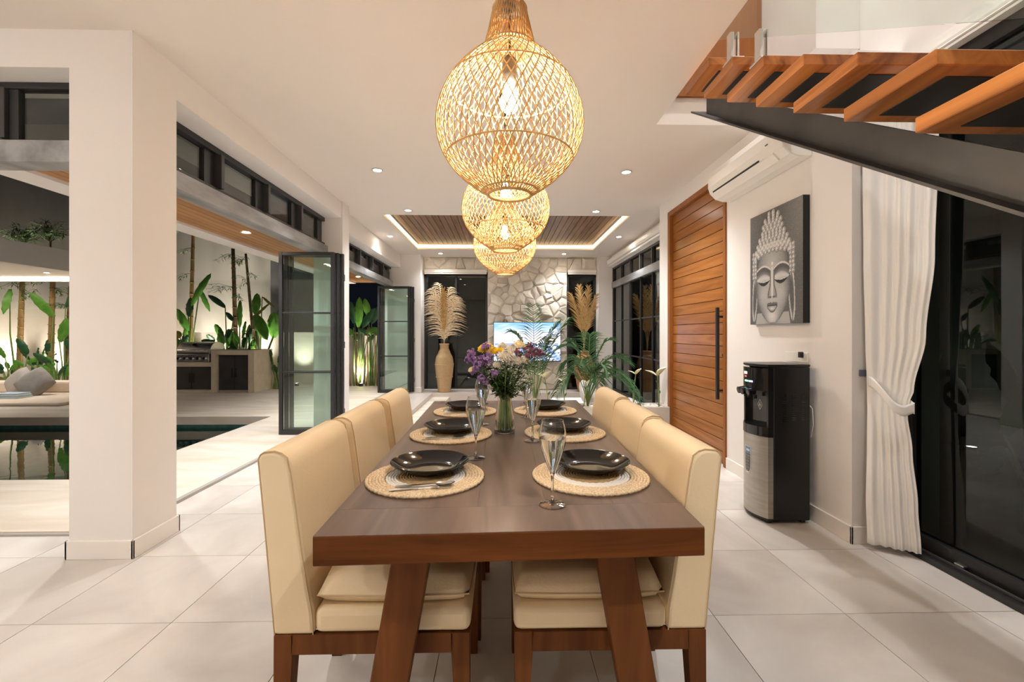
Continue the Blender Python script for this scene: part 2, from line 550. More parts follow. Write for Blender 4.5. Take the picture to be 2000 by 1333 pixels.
def baseboard(name, segs, label, h=.105, d=.014):
    mb = MB()
    for s in segs: mb.box(*s)
    return struct(name, label, mb, W['base'], world=True, bevel=.003)
d = .014
baseboard('baseboard_left', [(LX-WT-d,LX+d,2.587-d,2.587,0,.105),(LX,LX+d,2.587-d,2.93+d,0,.105),(LX-WT-d,LX-WT,2.587-d,2.93,0,.105),(LX-WT,LX+d,2.93,2.93+d,0,.105),
   (LX,LX+.02+d,5.87-d,6.12,0,.105)], 'white skirting around the corner pillar by the pool opening')
baseboard('baseboard_right', [(RX-d,RX,2.675-d,4.185,0,.105),(RX-d,2.36,2.675-d,2.675,0,.105),(RX-d,RX,5.675,6.0,0,.105)], 'white skirting along the right wall under the painting')
baseboard('baseboard_back', [(-2.2,-1.76,9.78-d,9.78,0,.1),(-1.76,-1.76+d,9.78-d,10.1,0,.1),(2.13-d,2.42,9.93-d,9.93,0,.1)], 'white skirting on the far wall columns')

# ------------------------------------------------------------------ stone feature wall
BY = 10.15
sb = MB()
sb.box(-.33, 1.46, BY, BY+.3, 0, CEIL)
sb.box(-1.76, -.33, BY, BY+.3, 2.70, CEIL); sb.box(1.46, 2.13, BY, BY+.3, 2.70, CEIL)
wall_back = struct('wall_back', 'rough pale natural stone feature wall behind the television', sb, mat('stone_mortar', (.60,.54,.46), .9, col2=(.52,.46,.38), nscale=9), world=True)
W['stone'] = mat('natural_stone', (.62,.56,.48), .85, spec=.2, col2=(.80,.75,.67), nscale=4, ndetail=8, rand=20, hue_var=.13, bump=.6, bscale=22)
def clip(poly, a, b, c_):
    out = []
    for i in range(len(poly)):
        p, q = poly[i], poly[(i+1) % len(poly)]
        dp = a*p[0]+b*p[1]-c_; dq = a*q[0]+b*q[1]-c_
        if dp <= 0: out.append(p)
        if (dp < 0 < dq) or (dq < 0 < dp):
            t = dp/(dp-dq); out.append((p[0]+(q[0]-p[0])*t, p[1]+(q[1]-p[1])*t))
    return out
def voronoi(x0, x1, z0, z1, step, rn):
    pts = []
    nx = max(1, round((x1-x0)/step)); nz = max(1, round((z1-z0)/(step*.85)))
    for j in range(nz):
        for i in range(nx):
            pts.append((x0+(i+.5+(.25 if j % 2 else -.25)+rn.uniform(-.55,.55))*(x1-x0)/nx, z0+(j+.5+rn.uniform(-.55,.55))*(z1-z0)/nz))
    cells = []
    for i, p in enumerate(pts):
        poly = [(x0,z0),(x1,z0),(x1,z1),(x0,z1)]
        for k, q in enumerate(pts):
            if k == i: continue
            if (p[0]-q[0])**2+(p[1]-q[1])**2 > (4*step)**2: continue
            a, b_ = q[0]-p[0], q[1]-p[1]
            c_ = (q[0]**2+q[1]**2-p[0]**2-p[1]**2)/2
            poly = clip(poly, a, b_, c_)
            if len(poly) < 3: break
        if len(poly) >= 3: cells.append(poly)
    return cells
rs = random.Random(5)
def stone(poly):
    cx = sum(p[0] for p in poly)/len(poly); cz = sum(p[1] for p in poly)/len(poly)
    def ins(k): return [(cx+(p[0]-cx)*k, cz+(p[1]-cz)*k) for p in poly]
    dpt = rs.choice((.014,.02,.026,.034,.05))*rs.uniform(.8,1.2)
    size = math.sqrt(max(1e-4, sum((p[0]-cx)**2+(p[1]-cz)**2 for p in poly)/len(poly)))
    k1 = 1-.004/size; k2 = k1*rs.uniform(.62,.82)
    tilt = (rs.uniform(-.22,.22), rs.uniform(-.22,.22))
    n = len(poly)
    a = ins(k1); b = ins(k2)
    vs = [(p[0], BY-.001, p[1]) for p in a]
    vs += [(p[0], BY-dpt*rs.uniform(.35,.6)+(p[0]-cx)*tilt[0]*.5, p[1]) for p in a]
    vs += [(p[0], BY-dpt+(p[0]-cx)*tilt[0]+(p[1]-cz)*tilt[1]-rs.uniform(0,.012), p[1]) for p in b]
    vs.append((cx, BY-dpt-rs.uniform(0,.02), cz))
    fs = []
    for i in range(n):
        k = (i+1) % n
        fs += [(i,k,n+k,n+i), (n+i,n+k,2*n+k,2*n+i), (2*n+i,2*n+k,3*n)]
    mb = MB(); mb.add(vs, fs)
    mb.build('stone', W['stone'], wall_back, world=True)
for reg in ((-.33,1.46,0,CEIL),(-1.76,-.33,2.70,CEIL),(1.46,2.13,2.70,CEIL)):
    for poly in voronoi(*reg, .225, rs): stone(poly)

# ------------------------------------------------------------------ windows and transoms
def pane_box(x0,x1,y0,y1,z0,z1, parent, m=None, name='pane'):
    return MB().box(x0,x1,y0,y1,z0,z1).build(name, m or W['pane'], parent, world=True)
def frame_part(name, boxes, parent, m=None, bevel=.003):
    mb = MB()
    for q in boxes: mb.box(*q)
    return mb.build(name, m or W['black'], parent, world=True, bevel=bevel)

# left side: transom row above the first opening
w1 = thing('window_1', 'row of black framed transom windows above the folding doors by the pool', None, (-2.33, 4.4, 2.27), kind='structure')
frame_part('lintel_beam', [(-2.40,-2.25,2.93,5.87,2.275,2.40)], w1, W['beam'])
frame_part('window_frame', [(-2.36,-2.29,2.93,5.87,2.40,2.44),(-2.36,-2.29,2.93,5.87,2.715,2.765)], w1)
ys = [2.95, 3.70, 4.43, 5.15, 5.85]
for i in range(4):
    y0, y1 = ys[i], ys[i+1]
    frame_part('mullion', [(-2.36,-2.26,y0-.02,y0+.02,2.44,2.715)], w1, W['darkmetal'])
    frame_part('sash', [(-2.355,-2.315,y1-.15,y1-.02,2.44,2.715)], w1)
    pane_box(-2.345,-2.34,y0+.02,y1-.15,2.44,2.715, w1)
# living room left transoms
w2 = thing('window_2', 'row of black framed transom windows along the far left lounge wall', None, (-2.45, 7.95, 2.27), kind='structure')
frame_part('lintel_beam', [(-2.52,-2.36,6.12,9.78,2.285,2.40)], w2, W['beam'])
frame_part('window_frame', [(-2.48,-2.40,6.12,9.78,2.40,2.43),(-2.48,-2.40,6.12,9.78,2.665,2.70)], w2)
ys = [6.14+ .728*i for i in range(6)]
for i in range(5):
    y0, y1 = ys[i], ys[i+1]
    frame_part('mullion', [(-2.48,-2.37,y0-.02,y0+.025,2.43,2.665)], w2, W['darkmetal'])
    frame_part('sash', [(-2.475,-2.44,y1-.20,y1-.02,2.43,2.665)], w2)
    pane_box(-2.465,-2.46,y0+.025,y1-.20,2.43,2.665, w2)
# front-left opening transoms (facing the camera)
w3 = thing('window_3', 'dark framed transom windows over the wide opening at far left', None, (-4.2, 2.78, 2.27), kind='structure')
frame_part('lintel_beam', [(-6.0,-2.435,2.70,2.85,2.275,2.405)], w3, W['beam'])
frame_part('window_frame', [(-6.0,-2.435,2.74,2.80,2.405,2.425),(-6.0,-2.435,2.74,2.80,2.725,2.765)], w3)
xs = [-2.435, -2.955, -3.47, -3.98, -4.49, -5.0, -5.5, -6.0]
for i in range(len(xs)-1):
    x1, x0 = xs[i], xs[i+1]
    frame_part('mullion', [(x0-.012,x0+.018,2.72,2.80,2.425,2.725)], w3, W['darkmetal'])
    frame_part('sash', [(x0+.018,x0+.075,2.745,2.785,2.425,2.725)], w3)
    pane_box(x0+.02,x1,2.765,2.77,2.425,2.725, w3)

# right lounge windows
w4 = thing('window_4', 'black framed sliding glass wall with transoms on the right of the lounge', None, (2.5, 7.95, 0), kind='structure')
frame_part('lintel_beam', [(2.42,2.56,6.0,9.93,2.27,2.40)], w4, W['beam'])
frame_part('window_frame', [(2.44,2.52,6.0,9.93,2.68,2.72),(2.44,2.52,6.0,9.93,0,.06),(2.44,2.52,9.88,9.93,.06,2.70),(2.44,2.52,6.0,6.05,.06,2.70)], w4)
ys = [6.05+ .637*i for i in range(7)]
for i in range(1, 6):
    frame_part('mullion', [(2.44,2.52,ys[i]-.02,ys[i]+.02,2.40,2.68)], w4, W['darkmetal'])
for i in range(6):
    pane_box(2.475,2.48,ys[i]+.02,ys[i+1]-.02,2.40,2.68, w4, W['pane_dark'])
    frame_part('stile', [(2.45,2.50,ys[i]-.012,ys[i]+.012,.06,2.27)], w4)
    frame_part('glazing_bar', [(2.462,2.488,ys[i]+.018,ys[i+1]-.018,.83,.855),(2.462,2.488,ys[i]+.018,ys[i+1]-.018,1.53,1.555)], w4)
    for (z0, z1) in ((.06,.83),(.855,1.53),(1.555,2.27)):
        pane_box(2.473,2.478,ys[i]+.018,ys[i+1]-.018,z0,z1, w4, W['pane_dark'])
# back windows
w5 = thing('window_5', 'tall dark sliding window left of the stone wall', None, (-1.05, 10.22, 0), kind='structure')
frame_part('window_frame', [(-1.76,-1.71,10.2,10.26,0,2.60),(-.38,-.33,10.2,10.26,0,2.60),(-1.76,-.33,10.2,10.26,2.56,2.60),(-1.76,-.33,10.2,10.26,0,.05)], w5)
frame_part('mullion', [(-1.07,-1.02,10.2,10.26,.05,2.56)], w5)
pane_box(-1.71,-1.07,10.225,10.23,.05,2.56, w5, W['pane_dark']); pane_box(-1.02,-.38,10.235,10.24,.05,2.56, w5, W['pane_dark'])
frame_part('sill', [(-1.76,-.33,10.15,10.2,0,.02)], w5, W['white'])
w6 = thing('window_6', 'narrow tall dark window right of the stone wall behind the palm', None, (1.8, 10.22, 0), kind='structure')
frame_part('window_frame', [(1.46,1.51,10.2,10.26,0,2.60),(2.08,2.13,10.2,10.26,0,2.60),(1.46,2.13,10.2,10.26,2.56,2.60),(1.46,2.13,10.2,10.26,0,.05)], w6)
pane_box(1.51,2.08,10.225,10.23,.05,2.56, w6, W['pane_dark'])
def blind(name, label, x0, x1, y0, y1, z0, z1):
    t = thing(name, label, 'roller blind', ((x0+x1)/2, (y0+y1)/2, z0))
    frame_part('cassette', [(x0,x1,y0,y1,z0+.03,z1)], t, W['white'], .02)
    frame_part('bottom_rail', [(x0+.01,x1-.01,y0+.02,y1-.02,z0,z0+.03)], t, W['white'], .005)
blind('roller_blind', 'white roller blind cassette above the left back window', -1.75, -.34, 10.07, 10.15, 2.60, 2.705)
blind('roller_blind', 'white roller blind cassette above the narrow back window', 1.47, 2.12, 10.07, 10.15, 2.60, 2.705)
t = thing('roller_blind', 'long white roller blind cassette above the right lounge windows', 'roller blind', (2.36, 7.95, 2.73))
frame_part('cassette', [(2.30,2.42,6.05,9.9,2.78,2.89)], t, W['white'], .03)
frame_part('bottom_rail', [(2.34,2.40,6.08,9.88,2.735,2.775)], t, W['white'], .01)

# right front glass wall
w7 = thing('window_7', 'black framed floor to ceiling glass wall beside the white curtain', None, (2.42, .2, 0), kind='structure')
frame_part('floor_track', [(2.345,2.50,-3.2,2.675,0,.035)], w7, W['black'])
frame_part('track_rail', [(2.375,2.385,-3.2,2.66,.035,.05),(2.42,2.43,-3.2,2.66,.035,.05)], w7, W['darkmetal'])
frame_part('window_frame', [(2.41,2.47,-3.2,2.675,2.70,2.78),(2.41,2.47,2.60,2.675,.035,2.70),(2.41,2.47,-1.25,-1.18,.035,2.70),(2.41,2.47,-3.2,2.60,.035,.11)], w7)
pane_box(2.437,2.443,-1.18,2.60,.11,2.70, w7, W['pane_dark'])
pane_box(2.437,2.443,-3.2,-1.25,.11,2.70, w7, W['pane_dark'])
frame_part('latch', [(2.385,2.41,2.28,2.33,.05,.062)], w7, W['steel'])
struct('trim_3', 'white and grey pelmet band above the right glass wall', MB().box(2.36,2.65,-3.2,2.675,2.78,2.83).box(2.40,2.65,-3.2,2.675,2.83,2.89), W['white'], world=True)

# ------------------------------------------------------------------ teak entrance door
d1 = thing('door_1', 'tall teak entrance door of horizontal boards', None, (2.15, 4.93, 0), kind='structure')
frame_part('door_frame', [(2.095,2.29,4.19,4.235,0,2.80),(2.095,2.29,5.60,5.67,0,2.80),(2.095,2.29,4.235,5.60,2.74,2.80)], d1, W['teak_frame'])
nbd = 24; dz = 2.735/nbd
bdm = MB().box(-.02,.02,-.6815,.6815,-dz/2+.0025,dz/2-.0025).mesh('door_board'); bdm.materials.append(W['teak_door'])
for i in range(nbd):
    o = part('door_board', bdm, d1, (2.16-2.15, (4.236+5.599)/2-4.93, .006+dz*(i+.5)))
    bv = o.modifiers.new('bevel','BEVEL'); bv.width = .003; bv.segments = 1
MB().box(2.172,2.20,4.235,5.60,.005,2.74).build('door_core', mat('door_core', (.05,.018,.006), .8), d1, world=True)
hd = MB(); hd.box(2.055,2.083,4.275,4.305,.635,1.52)
ho = hd.build('door_handle', W['black'], d1, world=True, bevel=.004)
for z in (.72, 1.43):
    MB().cyl((2.069,4.29,z),(2.145,4.29,z),.011,12).build('handle_mount', W['black'], d1, world=True, smooth=True)
MB().cyl((2.125,4.275,1.06),(2.145,4.275,1.06),.026,20).cyl((2.11,4.275,1.06),(2.126,4.275,1.06),.014,14).build('lock_cylinder', W['darkmetal'], d1, world=True)

# ------------------------------------------------------------------ folding glass doors stacked open
def folding(name, label, y0, xo, xi, n, h=2.25, z0=.025):
    t = thing(name, label, None, ((xo+xi)/2, y0, z0), kind='structure')
    for k in range(n):
        yy = y0 + .062*k; a, b = xo+.035*k, xi+.035*k
        s = .042
        fr = frame_part('leaf_frame', [(a,a+s,yy,yy+.045,z0,z0+h),(b-s,b,yy,yy+.045,z0,z0+h),(a+s,b-s,yy,yy+.045,z0,z0+s+.015),(a+s,b-s,yy,yy+.045,z0+h-s,z0+h),
              (a+s,b-s,yy+.008,yy+.037,z0+.755,z0+.775),(a+s,b-s,yy+.008,yy+.037,z0+1.49,z0+1.51)], t)
        for (q0,q1) in ((s+.015,.755),(.775,1.49),(1.51,h-s)):
            mb = MB().box(a+s,b-s,yy+.02,yy+.025,z0+q0,z0+q1)
            o = mb.build('pane', W['pane_clear'], None, world=True)
            o.parent = fr; o.location = -wloc(fr)
        for zz in (.25, 1.1, 1.95):
            mb = MB().cyl((b-.004,yy+.053,z0+zz-.04),(b-.004,yy+.053,z0+zz+.04),.008,8)
            o = mb.build('hinge', W['darkmetal'], None, world=True)
            o.parent = fr; o.location = -wloc(fr)
    return t
folding('door_2', 'stack of black framed glass folding doors open beside the pool deck', 5.60, -2.75, -2.075, 3)
folding('door_3', 'stack of black framed glass folding doors open at the far lounge corner', 9.52, -2.62, -1.95, 3, 2.24)

# ------------------------------------------------------------------ staircase
SX0, SX1 = 1.24, 1.95
NT = 16
st = thing('staircase', 'open teak staircase on a black steel beam rising to upper right', 'staircase', (1.5, .6, 0))
trm = MB().box(SX0,SX1,-.35,0,-.047,0).mesh('tread'); trm.materials.append(W['tread'])
plm = MB().box(SX0+.085,SX1-.05,-.295,-.055,-.0495,-.046).mesh('tread_plate'); plm.materials.append(mat('tread_plate', (.022,.021,.02), .45, spec=.5))
o_ = wloc(st)
TY, TZ, RUN, RISE = 3.03, 2.93, .2835, .169
for k in range(NT):
    p = Vector((0, TY-RUN*k, TZ-RISE*k))
    tr_ = part('tread', trm, st, p-o_)
    bv = tr_.modifiers.new('bevel','BEVEL'); bv.width = .003; bv.segments = 1
    pl = part('tread_plate', plm, tr_, (0,0,0))
# steel beam under the treads
A0 = at(1349.6,221,1); B0 = at(2000,425,1)
SXB = 1.45
def on_x(p): k = SXB/p.x; return Vector((SXB, p.y*k, (p.z-CAM_H)*k+CAM_H))
pa, pb_ = on_x(A0), on_x(B0)
sl = (pa.z-pb_.z)/(pa.y-pb_.y)
def bz(y): return pa.z + sl*(y-pa.y)
yN = TY-RUN*NT+.1
def sheet(mb, x0, x1, y0, y1, lo, hi):
    mb.hexa([(x0,y0,bz(y0)+lo),(x1,y0,bz(y0)+lo),(x1,y1,bz(y1)+lo),(x0,y1,bz(y1)+lo)], [(x0,y0,bz(y0)+hi),(x1,y0,bz(y0)+hi),(x1,y1,bz(y1)+hi),(x0,y1,bz(y1)+hi)])
yb = max(yN, pa.y-(pa.z-.02)/sl)
WTOP = (TZ-.047)-bz(TY)
mb = MB(); sheet(mb, SXB+.065, SXB+.08, yb, pa.y-.12, .012, WTOP-.001); mb.build('stringer_web', W['darkmetal'], st, world=True)
mb = MB(); sheet(mb, SXB, SXB+.145, yb, pa.y, 0, .013); mb.build('stringer_flange', W['darkmetal'], st, world=True)
# glass balustrade
gb = thing('glass_balustrade', 'clear glass stair balustrade with steel clamps above the treads', 'balustrade', (1.262, 1.6, 2.0))
def gz(y): return 2.06 + .617*(y-1.06)
def gp(y0, y1, n):
    MB().hexa([(1.270,y0,gz(y0)-.03),(1.282,y0,gz(y0)-.03),(1.282,y1,gz(y1)-.03),(1.270,y1,gz(y1)-.03)], [(1.270,y0,gz(y0)+.92),(1.282,y0,gz(y0)+.92),(1.282,y1,gz(y1)+.92),(1.270,y1,gz(y1)+.92)]).build('glass_panel', W['pane_clear'], gb, world=True)
gp(2.22, 2.98, 0); gp(.9, 2.20, 1); gp(-1.0, .88, 2)
def clamp(p):
    o = MB()
    o.box(p.x-.024,p.x-.002,p.y-.022,p.y+.022,p.z,p.z+.15); o.box(p.x+.012,p.x+.026,p.y-.022,p.y+.022,p.z,p.z+.15)
    o.box(p.x-.035,p.x+.04,p.y-.05,p.y+.05,p.z-.012,p.z)
    return o.build('clamp', W['chrome'], gb, world=True, bevel=.004)
clamp(Vector((1.272,2.46,TZ-RISE+.012))); clamp(Vector((1.272,2.185,TZ-RISE*2+.012)))

# ------------------------------------------------------------------ dining table
dt = thing('dining_table', 'long dark brown wooden dining table with slanted trestle legs', 'table', (.03, 2.28, 0))
TT = .76
def slab(z0, z1):
    q = [(-.475,1.136),(.532,1.170),(.566,3.43),(-.512,3.40)]
    return MB().hexa([(x,y,z0) for x,y in q], [(x,y,z1) for x,y in q])
slab(.684, TT-.001).build('tabletop', W['table'], dt, world=True, bevel=.004)
# top boards: end board laid across and long boards
def tboard(q): return MB().hexa([(x,y,TT-.002) for x,y in q], [(x,y,TT) for x,y in q]).build('tabletop_board', W['table_top_sheen'], dt, world=True)
def ex(s, y):     # x at fraction s across, depth y
    a = -.4745+(-.512+.475)*(y-1.136)/2.264; b = .5315+(.566-.532)*(y-1.17)/2.26
    return a+(b-a)*s
def ln(s, y0, y1, d0=0, d1=0): return [(ex(s, y0), y0), (ex(s, y1), y1)]
cuts = [0.001,.2,.4,.6,.8,.999]
for i in range(5):
    y0, y1 = 1.31, 3.27
    g_ = .0004
    tboard([(ex(cuts[i],y0)+g_,y0+.034*cuts[i]),(ex(cuts[i+1],y0)-g_,y0+.034*cuts[i+1]),(ex(cuts[i+1],y1)-g_,y1+.03*cuts[i+1]),(ex(cuts[i],y1)+g_,y1+.03*cuts[i])])
tboard([(-.4738,1.138),(.5308,1.1718),(ex(.999,1.31),1.3434),(ex(.001,1.31),1.3094)])
tboard([(ex(.001,3.271),3.2712),(ex(.999,3.271),3.3012),(.5655,3.4285),(-.5115,3.3985)])
def tleg(s, y):
    cx = .032
    top = [(cx+s*.225,y),(cx+s*.330,y)]; bot = [(cx+s*.345,y),(cx+s*.450,y)]
    mb = MB()
    mb.hexa([(bot[0][0],y-.032,0),(bot[1][0],y-.032,0),(bot[1][0],y+.032,0),(bot[0][0],y+.032,0)], [(top[0][0],y-.032,.684),(top[1][0],y-.032,.684),(top[1][0],y+.032,.684),(top[0][0],y+.032,.684)])
    mb.build('leg', W['legwood'], dt, world=True, bevel=.004)
for y in (1.275, 3.27):
    tleg(-1, y); tleg(1, y)

# ------------------------------------------------------------------ upholstered dining chairs
CW = .245
def round_profile():
    pts = [(-.288,.385),(-.300,.52),(-.318,.72),(-.331,.855)]
    # rounded top
    c0 = (-.312,.880)
    for a in (165,135,105): pts.append((c0[0]+.024*math.cos(math.radians(a))+.0, c0[1]+.030*math.sin(math.radians(a))+.012))
    for a in (85,65,45,25,5):
        pts.append((-.292+.058*math.cos(math.radians(a)), .858+.066*math.sin(math.radians(a))))
    pts += [(-.225,.80),(-.205,.65),(-.185,.52),(-.172,.45),(-.168,.385)]
    return pts
PROF = round_profile()
def pillow(mb, cx, cy, z0, z1, hx, hy, n=22, pw=4.5, edge=.17):
    zm = z0+(z1-z0)*.36
    def top(u, v):
        a, b = 2*u-1, 2*v-1
        k = (1-abs(a)**pw)*(1-abs(b)**pw)
        sx = a*hx*(1-.03*b*b); sy = b*hy*(1-.03*a*a)
        return (cx+sx, cy+sy, zm+(z1-zm)*(max(k,0)**edge))
    def bot(u, v):
        a, b = 2*u-1, 2*v-1
        k = (1-abs(a)**pw)*(1-abs(b)**pw)
        sx = a*hx*(1-.03*b*b); sy = b*hy*(1-.03*a*a)
        return (cx+sx, cy+sy, zm-(zm-z0)*(max(k,0)**edge))
    mb.grid(top, n, n); mb.grid(bot, n, n)
    rim = []
    for i in range(n): rim.append(top(i/n,0))
    for i in range(n): rim.append(top(1,i/n))
    for i in range(n): rim.append(top(1-i/n,1))
    for i in range(n): rim.append(top(0,1-i/n))
    return rim
def make_chair(label):
    t = thing('dining_chair', label, 'chair', group='cream leather chairs around the dining table')
    bk = MB().prism(PROF, 'y', -CW, CW).build('backrest', W['leather'], t, bevel=.012, seg=3, auto=50)
    for s in (-1, 1):
        pts = [(p[0]+(.004 if p[0] < -.25 else -.004), s*(CW-.002), p[1]) for p in PROF]
        MB().tube(pts, .0020, 5).build('piping', W['leather_pipe'], bk)
    sp = MB().box(-.17,.288,-CW,CW,.385,.462).build('seat_pad', W['leather'], t, bevel=.022, seg=3, auto=50)
    mb = MB(); rim = pillow(mb, .060, 0, .461, .556, .230, CW-.004)
    cu = mb.build('seat_cushion', W['leather'], t, smooth=True, fix=True)
    MB().ring(rim, .0026, 5).build('piping', W['leather_pipe'], cu)
    fr = MB()
    for s in (-1, 1): fr.box(-.235,.235,s*(CW-.012)-.012,s*(CW-.012)+.012,.328,.386)
    fr.box(-.285,-.262,-CW+.05,CW-.05,.328,.386); fr.box(.255,.278,-CW+.05,CW-.05,.328,.386)
    fr.build('seat_frame', W['legwood'], t)
    for sx in (-1, 1):
        for sy in (-1, 1):
            xo = sx*.286; xi = sx*.228; xb = sx*(.252 if sx > 0 else .250); xbo = sx*(.284 if sx > 0 else .288)
            yo = sy*CW; yi = sy*(CW-.055); yb_ = sy*(CW-.036)
            b = [(xbo,yo,0),(xb,yo,0),(xb,yb_,0),(xbo,yb_,0)]; q = [(xo,yo,.386),(xi,yo,.386),(xi,yi,.386),(xo,yi,.386)]
            MB().hexa(b, q).build('leg', W['legwood'], t, bevel=.002)
    return t
ch = make_chair('cream leather dining chair nearest the camera on the left side')
ch.location = (-.382, 1.33+CW, 0)
for i, (x, y, l) in enumerate(((-.372,1.86,'middle'),(-.352,2.39,'farthest'))):
    dup(ch, (x, y+CW, 0), 0, 'cream leather dining chair on the left side, %s of its row of three' % l)
for i, (x, y, l) in enumerate(((.322,1.33,'nearest'),(.345,1.87,'middle'),(.362,2.42,'farthest'))):
    dup(ch, (x, y+CW, 0), PI, 'cream leather dining chair on the right side, %s of its row of three' % l)

# ------------------------------------------------------------------ place settings
W['rope'] = mat('seagrass_rope', (.55,.40,.235), .85, spec=.15, col2=(.80,.655,.455), nscale=160, ndetail=2, space='object')
W['rope_in'] = mat('dark_seagrass', (.42,.28,.13), .9, spec=.1, col2=(.55,.38,.20), nscale=160, ndetail=2, space='object')
W['rope_white'] = mat('white_cotton_rope', (.74,.69,.63), .9, spec=.1, col2=(.82,.78,.72), nscale=140, space='object')
W['plate'] = mat('black_glaze', (.008,.008,.008), .10, spec=.42)
def rope_rings(r0, r1, mr, z=.006, seg=110):
    mb = MB(); r = r0
    i = 0
    while r <= r1+1e-6:
        m = max(24, int(seg*r/.2))
        pts = []; rad = []
        for k in range(m):
            a = 2*PI*k/m
            w = 1 if k % 2 else -1
            pts.append(((r+w*mr*.12)*math.cos(a), (r+w*mr*.12)*math.sin(a), z+(.0009 if (k+i) % 2 else -.0003)))
            rad.append(mr*(1.08 if k % 2 else .86))
        mb.ring(pts, rad, 6)
        r += mr*1.72; i += 1
    return mb
def make_mat(label):
    t = thing('placemat', label, 'placemat', group='round woven placemats')
    rope_rings(.145, .2005, .0062).build('outer_braid', W['rope'], t, smooth=True, fix=False)
    rope_rings(.103, .139, .0056).build('white_braid', W['rope_white'], t, smooth=True, fix=False)
    rope_rings(.008, .098, .0056).build('inner_braid', W['rope_in'], t, smooth=True, fix=False)
    MB().lathe([(.2,0),(.2,.003)], 48).build('backing', W['rope_in'], t)
    return t
pos = [(-.268,1.587,'nearest on the left'),(.311,1.592,'nearest on the right'),(-.256,2.262,'in the middle of the left side'),(.318,2.286,'in the middle of the right side'),(-.238,2.915,'farthest on the left'),(.280,2.938,'farthest on the right')]
pm = make_mat('round tan and white woven placemat ' + pos[0][2]); pm.location = (pos[0][0], pos[0][1], TT)
for x, y, l in pos[1:]: dup(pm, (x, y, TT), rnd.uniform(0,6), 'round tan and white woven placemat ' + l)
pp = [(.0,.0),(.066,.0),(.072,.001)]
for i in range(10):
    f = i/9; pp.append((.075+.0655*f, .002+.0335*f**1.5))
pp += [(.1410,.0365),(.1402,.0375)]
for i in range(12):
    f = 1-i/11; pp.append((.073+.0655*f, .0062+.0305*f**1.6))
pp += [(.070,.0058),(.035,.0056),(.0,.0056)]
plb = MB().lathe([(max(r,.0005),z) for r,z in pp], 96)
plate = plb.build('dinner_plate', W['plate'], None, smooth=True)
tag(plate, 'glossy black dinner plate nearest on the left', 'plate', 'black dinner plates on placemats')
plz = TT+.0125
pl_off = [(.006,.055),(.012,.05),(.0,.04),(.0,.04),(.006,.05),(.0,.05)]
plate.location = (pos[0][0]+.006, pos[0][1]+.055, plz)
for (x, y, l), (ox, oy) in list(zip(pos, pl_off))[1:]:
    dup(plate, (x+ox, y+oy, plz), 0, 'glossy black dinner plate ' + l)
# cutlery on the left hand mats
def make_cutlery(kind, label):
    t = thing(kind, label, 'cutlery', group='%ss on the left placemats' % kind)
    mb = MB()
    def strip(path):   # (x, halfwidth, z)
        vs = []; fs = []
        for x, w, z in path: vs += [(x,-w,z),(x,w,z),(x,w,z+.0016),(x,-w,z+.0016)]
        for i in range(len(path)-1):
            a, b = 4*i, 4*i+4
            fs += [(a,a+1,b+1,b),(a+1,a+2,b+2,b+1),(a+2,a+3,b+3,b+2),(a+3,a,b,b+3)]
        fs += [(0,1,2,3), tuple(4*(len(path)-1)+k for k in (3,2,1,0))]
        mb.add(vs, fs)
    strip([(-.10,.0075,.001),(-.05,.0065,.003),(0,.004,.006),(.03,.003,.008)])
    mb.build('handle', W['steel'], t, auto=50)
    hb = MB()
    if kind == 'fork':
        mb = hb
        strip([(.03,.003,.008),(.042,.010,.007),(.055,.0115,.004)])
        for k in (-1.5,-.5,.5,1.5):
            vs = []
            y = k*.0062
            hb.box(.055,.094,y-.0016,y+.0016,.004,.006)
        hb.build('tines', W['steel'], t)
    else:
        def bowl(u, v):
            a, b = 2*u-1, 2*v-1
            r = math.sqrt(max(0, 1-a*a))
            return (.06+a*.033, b*r*.0195*(1-.12*a), .010-.007*(1-a*a)*(1-b*b*.8)+.002*a)
        hb.grid(bowl, 12, 8)
        def bowl2(u, v):
            p = bowl(u, v); return (p[0], p[1], p[2]+.0012)
        hb.grid(bowl2, 12, 8)
        hb.build('bowl', W['steel'], t, smooth=True, fix=False)
    return t
fk = make_cutlery('fork', 'steel fork on the nearest left placemat'); sp_ = make_cutlery('spoon', 'steel spoon on the nearest left placemat')
cz = TT+.0125
c0 = [(-.258,1.452),(-.275,2.135),(-.26,2.80)]
lab = ['nearest','middle','farthest']
for i, (x, y) in enumerate(c0):
    for o, dy, rz, nm, dx in ((fk,-.012,.14,'fork',0.0),(sp_,.016,.06,'spoon',.012)):
        q = o if i == 0 else dup(o, label='steel %s on the %s left placemat' % (nm, lab[i]))
        q.location = (x+dx, y+dy, cz); q.rotation_euler = (0,0,rz)

